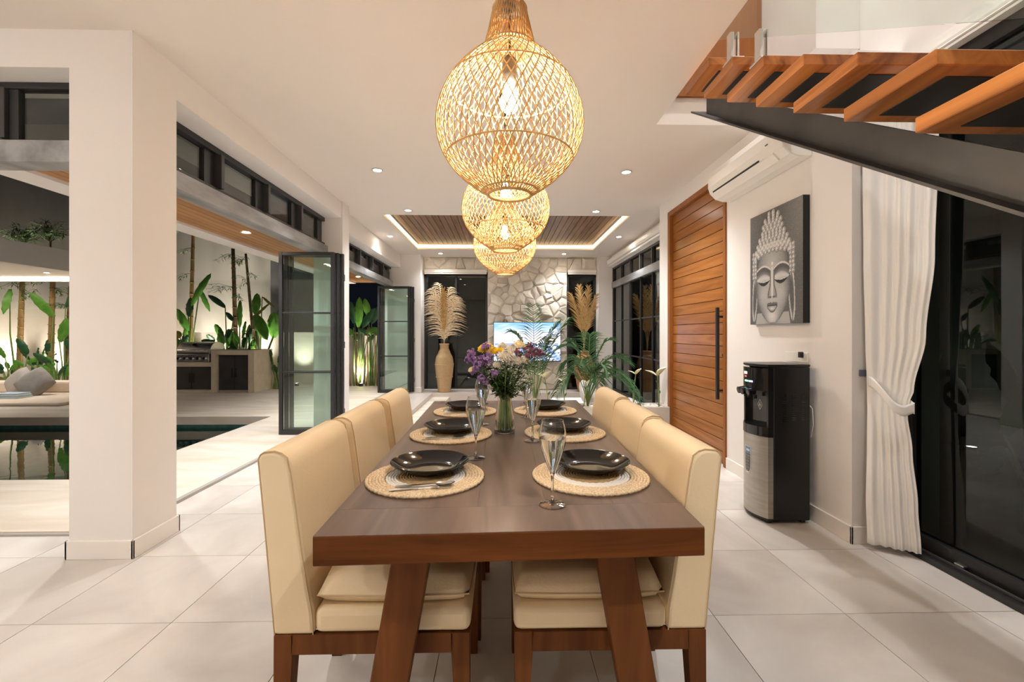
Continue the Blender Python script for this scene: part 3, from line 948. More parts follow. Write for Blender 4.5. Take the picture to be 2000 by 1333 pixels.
# wine glasses
W['crystal'] = thin_glass_edge('crystal', (.97,.98,.975), 1.5)
W['glass_solid'] = mat('solid_crystal', (1,1,1), 0.0, trans=1.0, ior=1.5)
W['h2o'] = mat('drinking_water', (1,1,1), 0.0, trans=1.0, ior=1.33)
def make_glass(label):
    t = thing('wine_glass', label, 'glass', group='tulip wine glasses')
    MB().lathe([(.041,.0),(.0412,.0012),(.036,.0028),(.018,.0050),(.008,.0080),(.0048,.014)], 40, cap1=False).build('foot', W['crystal'], t, smooth=True)
    MB().lathe([(.0048,.014),(.0042,.03),(.0040,.065),(.0050,.085),(.0075,.096)], 20, cap0=True, cap1=True).build('stem', W['glass_solid'], t, smooth=True)
    prof = [(.0075,.096),(.0135,.108),(.0215,.128),(.0300,.152),(.0370,.176),(.0405,.198),(.0400,.214),(.0370,.232),(.0330,.246),(.0322,.250)]
    bw_ = MB().lathe(prof, 44, cap0=False, cap1=False).build('bowl', W['crystal'], t, smooth=True)
    MB().ring([(.0322*math.cos(2*PI*k/44), .0322*math.sin(2*PI*k/44), .250) for k in range(44)], .0008, 5).build('rim', W['crystal'], bw_, smooth=True)
    wp = [(r-.0014, z+.0005) for r, z in prof if z < .20]
    MB().lathe(wp, 44).build('water', W['h2o'], t, auto=40)
    return t
gl = make_glass('wine glass in front of the nearest right plate'); gl.location = (.149, 1.335, TT)
for x, y, l in ((-.108,1.840,'tall wine glass between the nearest and middle left placemats'),(.143,2.126,'wine glass beside the middle right plate'),(-.112,2.52,'wine glass left of the flower vase at the farthest left placemat'),(.148,2.74,'wine glass behind another at the farthest right placemat')):
    dup(gl, (x, y, TT), 0, l)

# ------------------------------------------------------------------ lamps
W['rattan'] = mat('rattan', (.64,.385,.155), .6, spec=.25, col2=(.76,.51,.245), nscale=30, space='object')
BULB = emit('filament_glow', BULB_COL, BULB_E)
W['lens'] = emit('downlight_lens', (1,.88,.74), 60)
def make_pendant(label):
    t = thing('pendant_lamp', label, 'pendant lamp', group='woven rattan pendant lamps over the table')
    # local z = 0 at the lower rim
    prof = [(.0,.066),(.02,.098),(.05,.139),(.085,.176),(.125,.204),(.165,.220),(.205,.226),(.245,.223),(.285,.212),(.325,.193),(.36,.168),(.395,.137),(.42,.108),(.437,.086),(.452,.078),(.47,.074),(.52,.062),(.577,.050)]
    def R(z):
        for i in range(len(prof)-1):
            if prof[i][0] <= z <= prof[i+1][0]:
                a = (z-prof[i][0])/(prof[i+1][0]-prof[i][0]); return prof[i][1]+(prof[i+1][1]-prof[i][1])*a
        return prof[-1][1]
    # arc-length samples
    zs = []; n = 42
    fine = [.577*i/400 for i in range(401)]
    ln_ = [0]
    for i in range(400): ln_.append(ln_[-1]+math.hypot(fine[i+1]-fine[i], R(fine[i+1])-R(fine[i])))
    tot = ln_[-1]; k = 0
    for i in range(n+1):
        s = tot*i/n
        while k < 399 and ln_[k+1] < s: k += 1
        zs.append(fine[k]+(fine[k+1]-fine[k])*min(1, (s-ln_[k])/max(1e-9, ln_[k+1]-ln_[k])))
    mb = MB(); NS = 52
    rr = random.Random(3)
    for sg in (-1, 1):
        for j in range(NS):
            ph = 2*PI*(j+(.25 if sg > 0 else 0)+rr.uniform(-.12,.12))/NS
            off = .0016*sg
            pts = []
            for i, z in enumerate(zs):
                a = ph + sg*1.55*i/n
                r = R(z)+off
                pts.append((r*math.cos(a), r*math.sin(a), z))
            mb.tube(pts, .0019, 4, cap=False)
    o = mb.build('rattan_weave', W['rattan'], t, smooth=True, fix=False); o['kind'] = 'stuff'
    for z, rad in ((0,.005),(.012,.003),(.112,.0028),(.330,.0028),(.452,.004),(.577,.005)):
        r = R(z)
        MB().ring([(r*math.cos(2*PI*q/64), r*math.sin(2*PI*q/64), z) for q in range(64)], rad, 6).build('rattan_hoop', W['rattan'], t, smooth=True)
    MB().lathe([(.019,.345),(.023,.375),(.023,.415),(.012,.43)], 20).build('lamp_holder', W['darkmetal'], t, smooth=True)
    b_ = MB().ball((0,0,.285), .030, .030, .032, 16, 10); b_.lathe([(.024,.305),(.017,.33),(.015,.347)], 16, cap0=False, cap1=False)
    b_.build('light_bulb', BULB, t, smooth=True)
    cz_ = CEIL-1.70
    MB().cyl((0,0,.425),(0,0,cz_-.02),.0035,8).build('cord', W['black'], t)
    MB().lathe([(.05,cz_-.022),(.055,cz_-.018),(.055,cz_)], 24).build('ceiling_rose', W['black'], t)
    return t
PX = .018
pn = make_pendant('woven rattan globe pendant lamp nearest the camera, largest in view'); pn.location = (PX+.005, 1.40, 1.70)
dup(pn, (PX, 2.335, 1.70), 1.0, 'woven rattan globe pendant lamp in the middle of the row of three')
dup(pn, (PX, 3.26, 1.70), 2.1, 'woven rattan globe pendant lamp farthest from the camera')

dring = MB().lathe([(.058,-.004),(.060,-.006),(.042,-.006),(.040,-.001),(.040,.0)], 32, cap0=False, cap1=False).mesh('trim_ring', True); dring.materials.append(W['white'])
dlens = MB().lathe([(.0005,-.002),(.040,-.0025)], 28, cap0=False, cap1=False).mesh('lens', False); dlens.materials.append(W['lens'])
def downlight(x, y, label, z=CEIL, w=1.0, grp='round recessed ceiling downlights', cone=125, blend=.85):
    t = thing('downlight', label, 'downlight', (x, y, z), group=grp)
    part('trim_ring', dring, t); part('lens', dlens, t)
    L_ = bpy.data.lights.new('downlight_beam', 'SPOT')
    L_.energy = DOWN_W*w; L_.color = DOWN_COL; L_.spot_size = math.radians(cone); L_.spot_blend = blend; L_.shadow_soft_size = .04
    lo_ = bpy.data.objects.new('downlight_beam', L_); COL.objects.link(lo_); lo_.parent = t; lo_.location = (0,0,-.012)
for x, s in ((-1.305,'left'),(1.312,'right')):
    downlight(x, 4.74, 'bright ceiling downlight nearest the camera on the %s' % s, w=1.75)
    downlight(x, 6.28, 'ceiling downlight at the near edge of the wooden tray on the %s' % s)
    downlight(x*1.008, 9.64, 'ceiling downlight washing the stone wall on the %s' % s, w=.9)
downlight(-1.965, 7.95, 'ceiling downlight beside the wooden tray on the left'); downlight(2.06, 7.92, 'ceiling downlight beside the wooden tray on the right')
for x, y, w_ in ((-3.7,1.3,.5),(-2.4,.3,.8),(-3.6,-1.4,.7),(-1.4,-1.4,.8),(.95,.15,1.3)):  # unseen fill lamps, added to brighten pillars, chairs and near walls
    downlight(x, y, 'added fill downlight behind the view, %s' % ('kitchen side near the pool opening' if x < -3.65 else 'kitchen side toward the middle' if x < -2 and y > 0 else 'rear kitchen corner' if x < -3 else 'rear middle of the room' if x < 0 else 'just above the camera on the right'), w=w_, grp='added fill downlights behind the view')
for y, nm in ((3.7,'nearest'),(5.2,'second'),(7.2,'third'),(9.2,'farthest')):
    downlight(-2.92, y, 'small downlight in the timber soffit over the pool deck, %s from the corner pillar' % nm, z=2.424, w=.9, grp='soffit downlights')
for x, y in ((-9.2,8.0),(-11.0,8.0),(-9.2,9.3),(-11.0,9.3)):
    downlight(x, y, 'small downlight under the gazebo roof, %s %s' % ('front' if y < 9 else 'back', 'right' if x > -10 else 'left'), z=2.50, w=.5, grp='gazebo downlights')
for x, y in ((1.75,3.0),(1.85,1.5),(.4,.6)):
    downlight(x, y, 'downlight in the high stairwell ceiling, %s' % ('above the top treads' if y > 2 else 'above the middle treads' if x > 1 else 'over the landing side'), z=5.9, w=2.3, grp='stairwell downlights', cone=100)

# unseen glowing globe, added to brighten the pillar front and near ceiling
kl = thing('fill_globe', 'added fill light globe on a cord over the kitchen side behind the view', 'pendant lamp', (-3.5, .2, 2.05))
MB().ball((0,0,.15), .15, nu=24, nv=14).build('glow_ball', emit('fill_globe_glow', (1,.94,.87), 23.0), kl, smooth=True)
MB().cyl((0,0,.295),(0,0,CEIL-2.05),.004,8).build('cord', W['black'], kl)
MB().lathe([(.05,CEIL-2.05-.02),(.05,CEIL-2.05)], 20).build('ceiling_rose', W['black'], kl)

# ------------------------------------------------------------------ bouquet
VC = Vector((.012, 2.317, TT))
fv = thing('flower_vase', 'clear glass vase of water holding the mixed bouquet', 'vase', VC)
vprof = [(.050,.0),(.054,.004),(.0535,.03),(.049,.075),(.041,.125),(.0355,.165),(.0365,.19),(.042,.222)]
MB().lathe(vprof, 40, cap1=False).build('glass_body', thin_glass_edge('vase_glass', (.95,.97,.96), 2.0), fv, smooth=True)
MB().ring([(.042*math.cos(2*PI*q/40), .042*math.sin(2*PI*q/40), .222) for q in range(40)], .0014, 5).build('rim', W['crystal'], fv, smooth=True)
MB().lathe([(.047,.0),(.048,.012),(.0,.013)], 32, cap1=False).build('glass_base', mat('thick_glass', (.9,.95,.92), 0, trans=1.0, ior=1.45), fv, smooth=True)
W['stem'] = mat('green_stem', (.14,.25,.05), .5, col2=(.24,.36,.10), nscale=30)
W['mumleaf'] = mat('dark_foliage', (.022,.055,.014), .55, col2=(.05,.11,.03), nscale=25)
def petalhead(mb, c, nrm, r, rings, curl=.5, width=.20):
    nrm = nrm.normalized(); tx = nrm.orthogonal().normalized(); ty = nrm.cross(tx)
    for ri, (rr_, up_, num) in enumerate(rings):
        for k in range(num):
            a = 2*PI*(k+.5*(ri % 2))/num + rnd.uniform(-.08,.08)
            dr = tx*math.cos(a)+ty*math.sin(a); sd = nrm.cross(dr)
            w = r*width; L_ = r*rr_*rnd.uniform(.92,1.05)
            p0 = c+dr*r*.06; p1 = c+dr*L_*.55+nrm*(up_*r*.7); p2 = c+dr*L_+nrm*(up_*r*(1-curl))
            mb.add([p0-sd*w*.3, p0+sd*w*.3, p1+sd*w*.55, p1-sd*w*.55, p2+sd*w*.35, p2-sd*w*.35], [(0,1,2,3),(3,2,4,5)])
MUM = [(1.0,.05,18),(.95,.22,18),(.85,.42,16),(.70,.62,14),(.52,.80,12),(.34,.95,9),(.18,1.02,6)]
def flower(name, label, grp, P, r, m, center=None, daisy=False):
    t = thing(name, label, 'flower', VC, group=grp)
    d = P-(VC+Vector((0,0,.20)))
    base = Vector((rnd.uniform(-.036,.036), rnd.uniform(-.036,.036), .016))
    neck = Vector((base.x*.55, base.y*.55, .17))
    tip = P-VC
    mid = neck.lerp(tip, .5)+Vector((0,0,.012))
    MB().tube([base, base.lerp(neck,.5), neck, mid, tip], .0022, 6).build('stem', W['stem'], t, smooth=True)
    up_ = (tip-mid).normalized()*.6+Vector((0,-.55,.45))
    mb = MB()
    rings = MUM if not daisy else [(1.0,.08,16),(.85,.22,12)]
    petalhead(mb, tip, up_, r, rings)
    mb.build('petals', m, t, fix=False)
    if center is not None:
        MB().ball(tip+up_.normalized()*r*.35, r*.25, nu=10, nv=6).build('flower_centre', center, t, smooth=True)
    lb = MB()
    for k in range(7):
        f = rnd.uniform(.15,.85); p = neck.lerp(tip, f)
        a = rnd.uniform(0,2*PI); dr = Vector((math.cos(a), math.sin(a), rnd.uniform(-.1,.6))).normalized()
        leaf_simple(lb, p, dr, rnd.uniform(.03,.055), rnd.uniform(.008,.014))
    lb.build('leaves', W['mumleaf'], t, fix=False)
    return t
def leaf_simple(mb, p, d, L_, w):
    d = d.normalized(); s = d.cross(Vector((0,0,1)))
    if s.length < .1: s = Vector((1,0,0))
    s.normalize(); nn = s.cross(d)
    q1 = p+d*L_*.45+nn*L_*.06; q2 = p+d*L_-nn*L_*.08
    mb.add([p, q1+s*w, q1-nn*w*.35, q1-s*w, q2], [(0,1,2),(0,2,3),(1,4,2),(2,4,3)])
W['mumw'] = mat('white_petal', (.50,.45,.36), .7, spec=.2, col2=(.66,.61,.51), nscale=120); W['mumy'] = mat('yellow_petal', (.78,.50,.03), .7, spec=.2); W['mump'] = mat('pale_yellow_petal', (.86,.72,.40), .7, spec=.2)
W['stat'] = mat('purple_statice', (.30,.17,.42), .8, spec=.15, col2=(.46,.30,.58), nscale=60); W['burg'] = mat('burgundy_petal', (.19,.045,.07), .75, col2=(.33,.12,.2), nscale=60)
W['fcent'] = mat('flower_eye', (.55,.36,.03), .8)
def BP(u, v, dy=0): return at(u, v, 2.317+dy)
fl = [('white chrysanthemum, biggest bloom in the middle of the bouquet',988,697,-.07,.047,'mumw'),('white chrysanthemum at the upper middle of the bouquet',1001,684,-.02,.040,'mumw'),
 ('white chrysanthemum at the top of the bouquet before the screen',982,677,.03,.032,'mumw'),('white chrysanthemum low on the right of the bouquet',1009,704,-.05,.034,'mumw'),
 ('white chrysanthemum on the right edge of the bouquet',1024,704,-.02,.032,'mumw'),('small white chrysanthemum low on the left of the bouquet',971,713,-.075,.024,'mumw'),
 ('yellow chrysanthemum high on the left of the bouquet',948,681,-.01,.043,'mumy'),('yellow chrysanthemum just left of the white blooms',967,687,.02,.036,'mumy'),('yellow chrysanthemum between white blooms near the top',977,684,-.03,.022,'mumy'),
 ('pale yellow lily bloom at the top right of the bouquet',1014,674,.05,.036,'mump'),('cream bud drooping at the left edge of the bouquet',921,722,-.03,.020,'mump')]
for l,u,v,dy,r,mk in fl:
    flower('chrysanthemum', l, None, BP(u,v,dy), r, W[mk], W['fcent'] if mk != 'mumw' else None)
def sprig(label, grp, P, m, n=26, R_=.026):
    t = thing('flower_sprig', label, 'flower', VC, group=grp)
    tip = P-VC; base = Vector((rnd.uniform(-.036,.036), rnd.uniform(-.036,.036), .016)); neck = Vector((base.x*.6, base.y*.6, .17)); mid = neck.lerp(tip,.55)+Vector((0,0,.015))
    MB().tube([base, base.lerp(neck,.5), neck, mid, tip], .0016, 5).build('stem', W['stem'], t, smooth=True)
    mb = MB()
    for k in range(n):
        d = Vector((rnd.gauss(0,1), rnd.gauss(0,1), rnd.gauss(0,.9))).normalized()
        c = tip+d*R_*rnd.uniform(.35,1.0)
        petalhead(mb, c, d+Vector((0,-.3,.3)), rnd.uniform(.007,.0105), [(1,.35,5),(.6,.7,4)], .2, .55)
    o = mb.build('blossoms', m, t, fix=False); o['kind'] = 'stuff'
    lb = MB()
    for k in range(8):
        p = mid.lerp(tip, rnd.uniform(0,.9)); a = rnd.uniform(0,2*PI)
        leaf_simple(lb, p, Vector((math.cos(a), math.sin(a), rnd.uniform(0,.7))), rnd.uniform(.02,.04), .004)
    lb.build('leaves', W['mumleaf'], t, fix=False)
PL_ = ['at the top left corner','at the far left edge','just inside the left edge','in the middle of the purple cluster','beside the yellow blooms','below the middle of the purple cluster','low on the left','in front of the high yellow bloom','hanging low on the left','low in front below the small white bloom','drooping at the left edge','just left of the small white bloom','lowest of all, just above the vase']
for q_, (u, v, dy) in enumerate(((921,689,-.02),(917,702,.0),(931,702,-.05),(941,700,-.03),(953,696,-.04),(936,712,-.06),(929,720,-.05),(949,677,-.04),(941,737,-.06),(966,729,-.08),(925,728,-.02),(953,708,-.07),(949,745,-.05))):
    sprig('small purple statice sprig %s of the bouquet' % PL_[q_] if 'edge' in PL_[q_] or 'corner' in PL_[q_] else 'small purple statice sprig in the bouquet, '+PL_[q_], 'purple statice sprigs on the left', BP(u,v,dy), W['stat'], 24, .024)
BL_ = ['nearest the pale yellow bloom','highest of its cluster','at the right of its cluster','lowest of its cluster','between the white blooms','at the far right tip']
for q_, (u, v, dy) in enumerate(((1030,684,.0),(1040,679,.02),(1047,688,.0),(1037,695,-.02),(1014,690,-.04),(1056,690,.03))):
    sprig('dusky burgundy sprig in the bouquet, '+BL_[q_], 'burgundy sprigs on the right', BP(u,v,dy), W['burg'], 22, .026)
# filler greenery
gr = thing('greenery', 'dark green foliage filling the bouquet above the vase', 'foliage', VC)
mb = MB(); sm_ = MB()
for k in range(38):
    a = rnd.uniform(0,2*PI); rb = rnd.uniform(.01,.043); base = Vector((rb*math.cos(a), rb*math.sin(a), .016)); neck = Vector((base.x*.66, base.y*.66, .17))
    rad = rnd.uniform(.03,.15); tip = Vector((rad*math.cos(a), rad*math.sin(a), rnd.uniform(.28,.40)-rad*.3))
    sm_.tube([base, neck, neck.lerp(tip,.5)+Vector((0,0,.01)), tip], .0018, 5)
    for q in range(20):
        p = neck.lerp(tip, rnd.uniform(.12,1)); b_ = rnd.uniform(0,2*PI)
        leaf_simple(mb, p, Vector((math.cos(b_), math.sin(b_), rnd.uniform(-.4,.7))), rnd.uniform(.025,.05), rnd.uniform(.005,.011))
o = mb.build('leaves', W['mumleaf'], gr, fix=False); o['kind'] = 'stuff'
o = sm_.build('stems', W['stem'], gr, smooth=True); o['kind'] = 'stuff'

# ------------------------------------------------------------------ air conditioner
ac = thing('air_conditioner', 'white split air conditioner mounted high above the teak door', 'air conditioner', (RX, 3.6, 2.47))
prf = [(2.108,2.755),(1.945,2.755),(1.905,2.735),(1.888,2.68),(1.886,2.60),(1.905,2.545),(1.955,2.495),(2.02,2.475),(2.108,2.475)]
MB().prism(prf, 'y', 3.02, 4.10).build('body', W['white'], ac, world=True, bevel=.008)
MB().hexa([(1.904,3.13,2.531),(1.949,3.13,2.486),(1.949,4.02,2.486),(1.904,4.02,2.531)], [(1.906,3.13,2.545),(1.955,3.13,2.496),(1.955,4.02,2.496),(1.906,4.02,2.545)]).build('louvre', W['white'], ac, world=True)
MB().hexa([(1.899,3.30,2.552),(1.9045,3.30,2.540),(1.9045,4.03,2.540),(1.899,4.03,2.552)], [(1.905,3.30,2.552),(1.909,3.30,2.540),(1.909,4.03,2.540),(1.905,4.03,2.552)]).build('air_slot', W['black'], ac, world=True)
MB().box(1.882,1.888,3.16,3.19,2.61,2.617).build('status_light', W['darkmetal'], ac, world=True)

# ------------------------------------------------------------------ painting
pa_ = thing('wall_painting', 'black and white painting of a serene sculpted face with curled hair', 'painting', (2.085, 3.37, 1.34))
PY0, PY1, PZ0, PZ1 = 3.70, 3.045, 1.342, 2.222
MB().box(2.062,2.109,PY1,PY0,PZ0,PZ1).build('canvas_edge', mat('canvas_edge', (.015,.014,.013), .8), pa_, world=True)
curls = []
def hair_half(v):
    if v < .62: return None
for row in range(15):
    v = .60+row*.0262
    if v < .80: hw = .375*math.sqrt(max(0, 1-((v-.52)/.34)**2))
    else: hw = .20*math.sqrt(max(0, 1-((v-.78)/.20)**2))+.01
    if v < .80: hw = max(hw, .205)
    n_ = max(1, int(hw*2/.067))
    for k in range(n_):
        u = .46-hw+(k+.5+(.25 if row % 2 else -.25))*2*hw/n_
        vv = v + .045*(1-((u-.46)/.34)**2) if v < .66 else v
        curls.append((u, vv, .034+rnd.uniform(-.003,.004)))
for side in (-1, 1):
    for k in range(7):
        for q in range(2):
            curls.append((.46+side*(.335+.048*q+.006*(k % 2)), .43+k*.036, .028))
def ss(a, b, x):
    t_ = min(1, max(0, (x-a)/(b-a))); return t_*t_*(3-2*t_)
pr = random.Random(9)
def face(u, v):
    nz_ = pr.uniform(-1,1)
    x = (u-.46); A = 655/880.   # aspect
    g_ = .10+.10*ss(.55,1,u)*ss(.3,.9,v)+.05*ss(.35,0,u)*ss(.5,1,v)+.07*max(0, nz_)*(1 if nz_ > .3 else .3)
    # dark halo around the head
    # neck and shoulders
    if v < .10 and abs(x) < .33-.3*(v-.02): g_ = .22+.18*ss(.0,.2,abs(x))
    # ears
    for s_ in (-1, 1):
        ex_ = (u-(.46+s_*(.355+ .02*ss(.3,.0,v))))/.052; ey_ = (v-.235)/.215
        r2 = ex_*ex_+ey_*ey_
        if r2 < 1:
            g_ = .10+.55*ss(.25,.9,r2)*ss(0,.3,abs(ex_))+.04*nz_
    # face
    if v > .30: hw = .335*math.sqrt(max(0, 1-((v-.36)/.42)**2))
    else: hw = .335*math.sqrt(max(0, 1-((.36-v)/.355)**2.3))*(.86+.14*ss(.0,.3,v))
    if abs(x) < hw and v > .015:
        rr2 = (x/max(hw,.01))**2
        g_ = .36-.27*rr2**1.5+.05*nz_
        g_ += .10*math.exp(-((x/.10)**2))*ss(.66,.5,v)
        g_ += .16*math.exp(-(((u-.46)/.10)**2+((v-.075)/.05)**2))         # chin
        for s_ in (-1, 1):
            g_ += .13*math.exp(-(((u-.46-s_*.19)/.09)**2+((v-.25)/.10)**2))  # cheeks
            ex_ = u-(.46+s_*.165)
            # brow arc
            bv_ = .515-1.9*(ex_-s_*.01)**2*(1.0)
            if abs(ex_) < .15:
                d_ = v-bv_
                if abs(d_) < .008: g_ = .62
                elif -.075 < d_ < -.008: g_ = .09+.05*nz_*.5+.12*ss(-.03,-.075,d_)
                # upper lid dome
                ly = .372+.9*ex_*ex_
                lid = .445-2.0*ex_*ex_
                if ly < v < lid: g_ = .30+.28*math.sin(PI*(v-ly)/(max(lid-ly,1e-3)))+.03*nz_
                if ly-.032*(1-(ex_/.13)**2) < v < ly and abs(ex_) < .13: g_ = .015
                if abs(v-ly-.004) < .004 and abs(ex_) < .13: g_ = .6
        # nose
        if .225 < v < .50:
            w_ = .026+.040*ss(.36,.25,v)
            if abs(x) < w_: g_ = .30+.36*math.exp(-((x)/.022)**2)
            elif abs(x) < w_+.022 and v < .46: g_ = .13
            if v < .245 and abs(x) < .07: g_ = .12 if abs(abs(x)-.035) < .02 else g_*.8
        # philtrum, lips
        m_ = .168+.012*math.cos(x/.035*1.2)*(1 if abs(x) < .09 else 0)
        if abs(x) < .10:
            up_ = .190-.9*x*x-(.008*math.exp(-(x/.015)**2)); lo = .112+5.2*x*x
            if .160 < v < up_: g_ = .13+.05*nz_
            elif lo < v <= .160: g_ = .30+.30*math.exp(-((v-.135)/.013)**2-(x/.05)**2)
            if abs(v-.160) < .005: g_ = .03
            if lo-.014 < v <= lo: g_ = .10
        if (x/.018)**2+((v-.525)/.016)**2 < 1: g_ = .72
    # hair
    best = None
    if v > .40:
        for (cu, cv_, r) in curls:
            du = (u-cu)*A; dv = (v-cv_)
            q = du*du+dv*dv
            rr_ = r*.80
            if q < rr_*rr_:
                k = math.sqrt(q)/rr_; ang = math.atan2(dv, du)
                val = .62*(1-k**3)+.05
                if .38 < k < .62 and math.sin(ang*1.0-1.2) < .2: val *= .25
                best = val if best is None else max(best, val)
    if best is not None: g_ = best+.03*nz_
    elif v > .60 and abs(x) < (.36*math.sqrt(max(0, 1-((v-.52)/.36)**2)) if v < .82 else .19*math.sqrt(max(0,1-((v-.78)/.21)**2))) and not (abs(x) < .30 and v < .645-.25*x*x): g_ = .045
    g_ = max(.008, min(.85, g_))
    return (g_, g_*.985, g_*.96)
paint_grid(lambda u, v: (2.061, PY0+(PY1-PY0)*u, PZ0+(PZ1-PZ0)*v), face, 170, 228, 'canvas_picture', vcol_mat('grey_oil_paint', .65), pa_)

# ------------------------------------------------------------------ water dispenser
wd = thing('water_dispenser', 'black floor standing water dispenser with a silver door', 'water dispenser', (1.91, 3.10, 0))
W['dblack'] = mat('dispenser_black', (.012,.012,.011), .3, spec=.5)
W['dgloss'] = mat('dispenser_gloss', (.012,.012,.012), .12, spec=.6)
W['dsilver'] = mat('brushed_silver', (.42,.39,.34), .38, metal=.8, col2=(.48,.45,.40), nscale=5, stretch=(1,1,12))
DY0, DY1 = 2.955, 3.255
MB().box(1.80,2.05,DY0,DY1,.02,1.045).build('cabinet', W['dblack'], wd, world=True, bevel=.008)
frame_part('foot', [(1.77,1.80,DY0+.02,DY0+.05,0,.03),(1.77,1.80,DY1-.05,DY1-.02,0,.03),(2.0,2.03,DY0+.02,DY0+.05,0,.03),(2.0,2.03,DY1-.05,DY1-.02,0,.03)], wd)
def bulge(y, d_=.05): k = (y-(DY0+DY1)/2)/((DY1-DY0)/2); return 1.765-d_*(1-k*k)
def front(z0, z1, m, nm, d_=.05, xb=1.80, y0=DY0, y1=DY1, off=0):
    ysn = [y0+(y1-y0)*i/14 for i in range(15)]
    poly = [(bulge(y, d_)-off, y) for y in ysn]+[(xb, y1), (xb, y0)]
    return MB().prism(poly, 'z', z0, z1).build(nm, m, wd, world=True, auto=35)
front(.035, .575, W['dsilver'], 'door')
front(.02, .035, W['dblack'], 'plinth', .048)
front(.578, .64, W['dgloss'], 'drip_tray', .058)
front(.882, 1.035, W['dgloss'], 'control_panel', .055)
MB().box(1.766,1.80,DY0,DY0+.018,.64,.882).box(1.766,1.80,DY1-.018,DY1,.64,.882).build('side_cheek', W['dblack'], wd, world=True)
MB().box(1.795,1.80,DY0+.018,DY1-.018,.64,.882).build('recess_back', W['dgloss'], wd, world=True)
tp = [(bulge(DY0+(DY1-DY0)*i/14, .055), DY0+(DY1-DY0)*i/14) for i in range(15)]+[(2.05,DY1),(2.05,DY0)]
MB().prism(tp, 'z', 1.045, 1.062).build('lid', W['dblack'], wd, world=True, bevel=.004)
kb = MB()
for k in range(3):
    y = 3.045+.06*k
    o = MB().cyl((bulge(y,.055)+.004,y,.875),(bulge(y,.055)-.042,y,.868),.024,20).build('tap_button', W['dgloss'], wd, world=True, auto=40)
    MB().cyl((bulge(y,.055)-.0425,y,.8678),(bulge(y,.055)-.0435,y,.8676),.017,20).build('tap_mark', mat('tap_mark', (.06,.06,.065), .2), o).location = -wloc(o)
    MB().cyl((bulge(y,.055)+.01,y,.85),(bulge(y,.055)+.01,y,.825),.012,14).build('spout', W['dblack'], wd, world=True)
lg = MB().box(1.7945,1.7955,3.075,3.165,.70,.79)
# diamond emblem on the recess back
em = MB(); cy_, cz2 = 3.10, .775
for s in ((0,1),(1,0),(0,-1),(-1,0)):
    pass
def rhomb(r0, r1, m, x, nm):
    a = [(cy_,cz2+r1*1.35),(cy_+r1,cz2),(cy_,cz2-r1*1.35),(cy_-r1,cz2)]; b = [(cy_,cz2+r0*1.35),(cy_+r0,cz2),(cy_,cz2-r0*1.35),(cy_-r0,cz2)]
    mb = MB().add([(x,*p) for p in a]+[(x,*p) for p in b], [(i,(i+1) % 4,4+(i+1) % 4,4+i) for i in range(4)])
    return mb.build(nm, m, wd, world=True, fix=False)
W['print'] = mat('white_print', (.62,.60,.55), .5)
rhomb(.024,.028,W['print'],1.7942,'emblem_outline')
MB().add([(1.7942,cy_-.010,cz2-.012),(1.7942,cy_-.005,cz2-.012),(1.7942,cy_+.002,cz2+.016),(1.7942,cy_-.003,cz2+.016),(1.7942,cy_+.006,cz2-.012),(1.7942,cy_+.011,cz2-.012),(1.7942,cy_-.012,cz2-.003),(1.7942,cy_+.013,cz2-.003),(1.7942,cy_+.013,cz2+.002),(1.7942,cy_-.012,cz2+.002)],
   [(0,1,2,3),(4,5,2,3),(6,7,8,9)]).build('emblem_figure', W['print'], wd, world=True, fix=False)
# display and sticker
for (y0,y1,z0,z1,cc,e_) in ((3.10,3.135,.935,.944,(.1,1,.45),4),(3.055,3.09,.935,.944,(.45,.45,1),4),(3.11,3.15,.985,1.005,(.5,.5,.45),.6),(3.12,3.14,.965,.975,(.6,.1,.1),.8)):
    MB().box(bulge((y0+y1)/2,.055)-.0025,bulge((y0+y1)/2,.055)+.004,y0,y1,z0,z1).build('display_light', emit('display', cc, e_), wd, world=True)
def stk(u, v):
    # white rimmed label: blue top, dark body with lines of fine print
    uu, vv = u-.5, v
    if u < .06 or u > .94 or v > .97 or v < .05: return (.75,.75,.72)
    if v > .74: 
        return (.10,.22,.38) if not (.80 < v < .9 and .3 < u < .8) else (.6,.68,.72)
    base = (.035,.035,.035)
    if int(v*34) % 2 == 0 and .15 < u < .85 and (math.sin(u*60+int(v*34)*9) > -.3): return (.34,.33,.31)
    return base
def stp(u, v):
    w_ = 1.0 if v > .35 else math.sqrt(max(.0, 1-((.35-v)/.36)**2))
    y = 3.115+(.5-u)*.085*w_; z = .30+.185*v
    return (bulge(y)-.0012, y, z)
paint_grid(stp, stk, 34, 60, 'sticker', vcol_mat('sticker_print', .4), wd)
vb = MB()
for c3 in range(3):
    for k in range(14): vb.box(1.86+.065*c3,1.885+.065*c3,DY0-.0015,DY0+.002,.68+.014*k,.685+.014*k)
vb.build('vent_slots', W['dgloss'], wd, world=True)['kind'] = 'stuff'
MB().cyl((2.05,3.02,.80),(2.075,3.02,.80),.012,12).cyl((2.05,3.02,.57),(2.075,3.02,.57),.010,12).build('hose_port', W['white'], wd, world=True)
MB().tube([(2.07,3.02,.80),(2.088,2.99,.76),(2.09,2.985,.65),(2.085,3.0,.57),(2.075,3.02,.56)], .004, 6).build('cable', W['white'], wd, world=True, smooth=True)
so = thing('wall_socket', 'white wall socket with a dark plug above the water dispenser', 'socket', (2.11, 3.17, 1.08))
MB().box(2.100,2.1095,3.06,3.30,1.065,1.135).build('plate', W['white'], so, world=True, bevel=.002)
MB().box(2.078,2.10,3.095,3.125,1.10,1.14).build('plug', W['black'], so, world=True, bevel=.003)

# ------------------------------------------------------------------ curtain
cu = thing('curtain', 'white floor length curtain tied back beside the glass wall', 'curtain', (2.26, 2.56, 0))
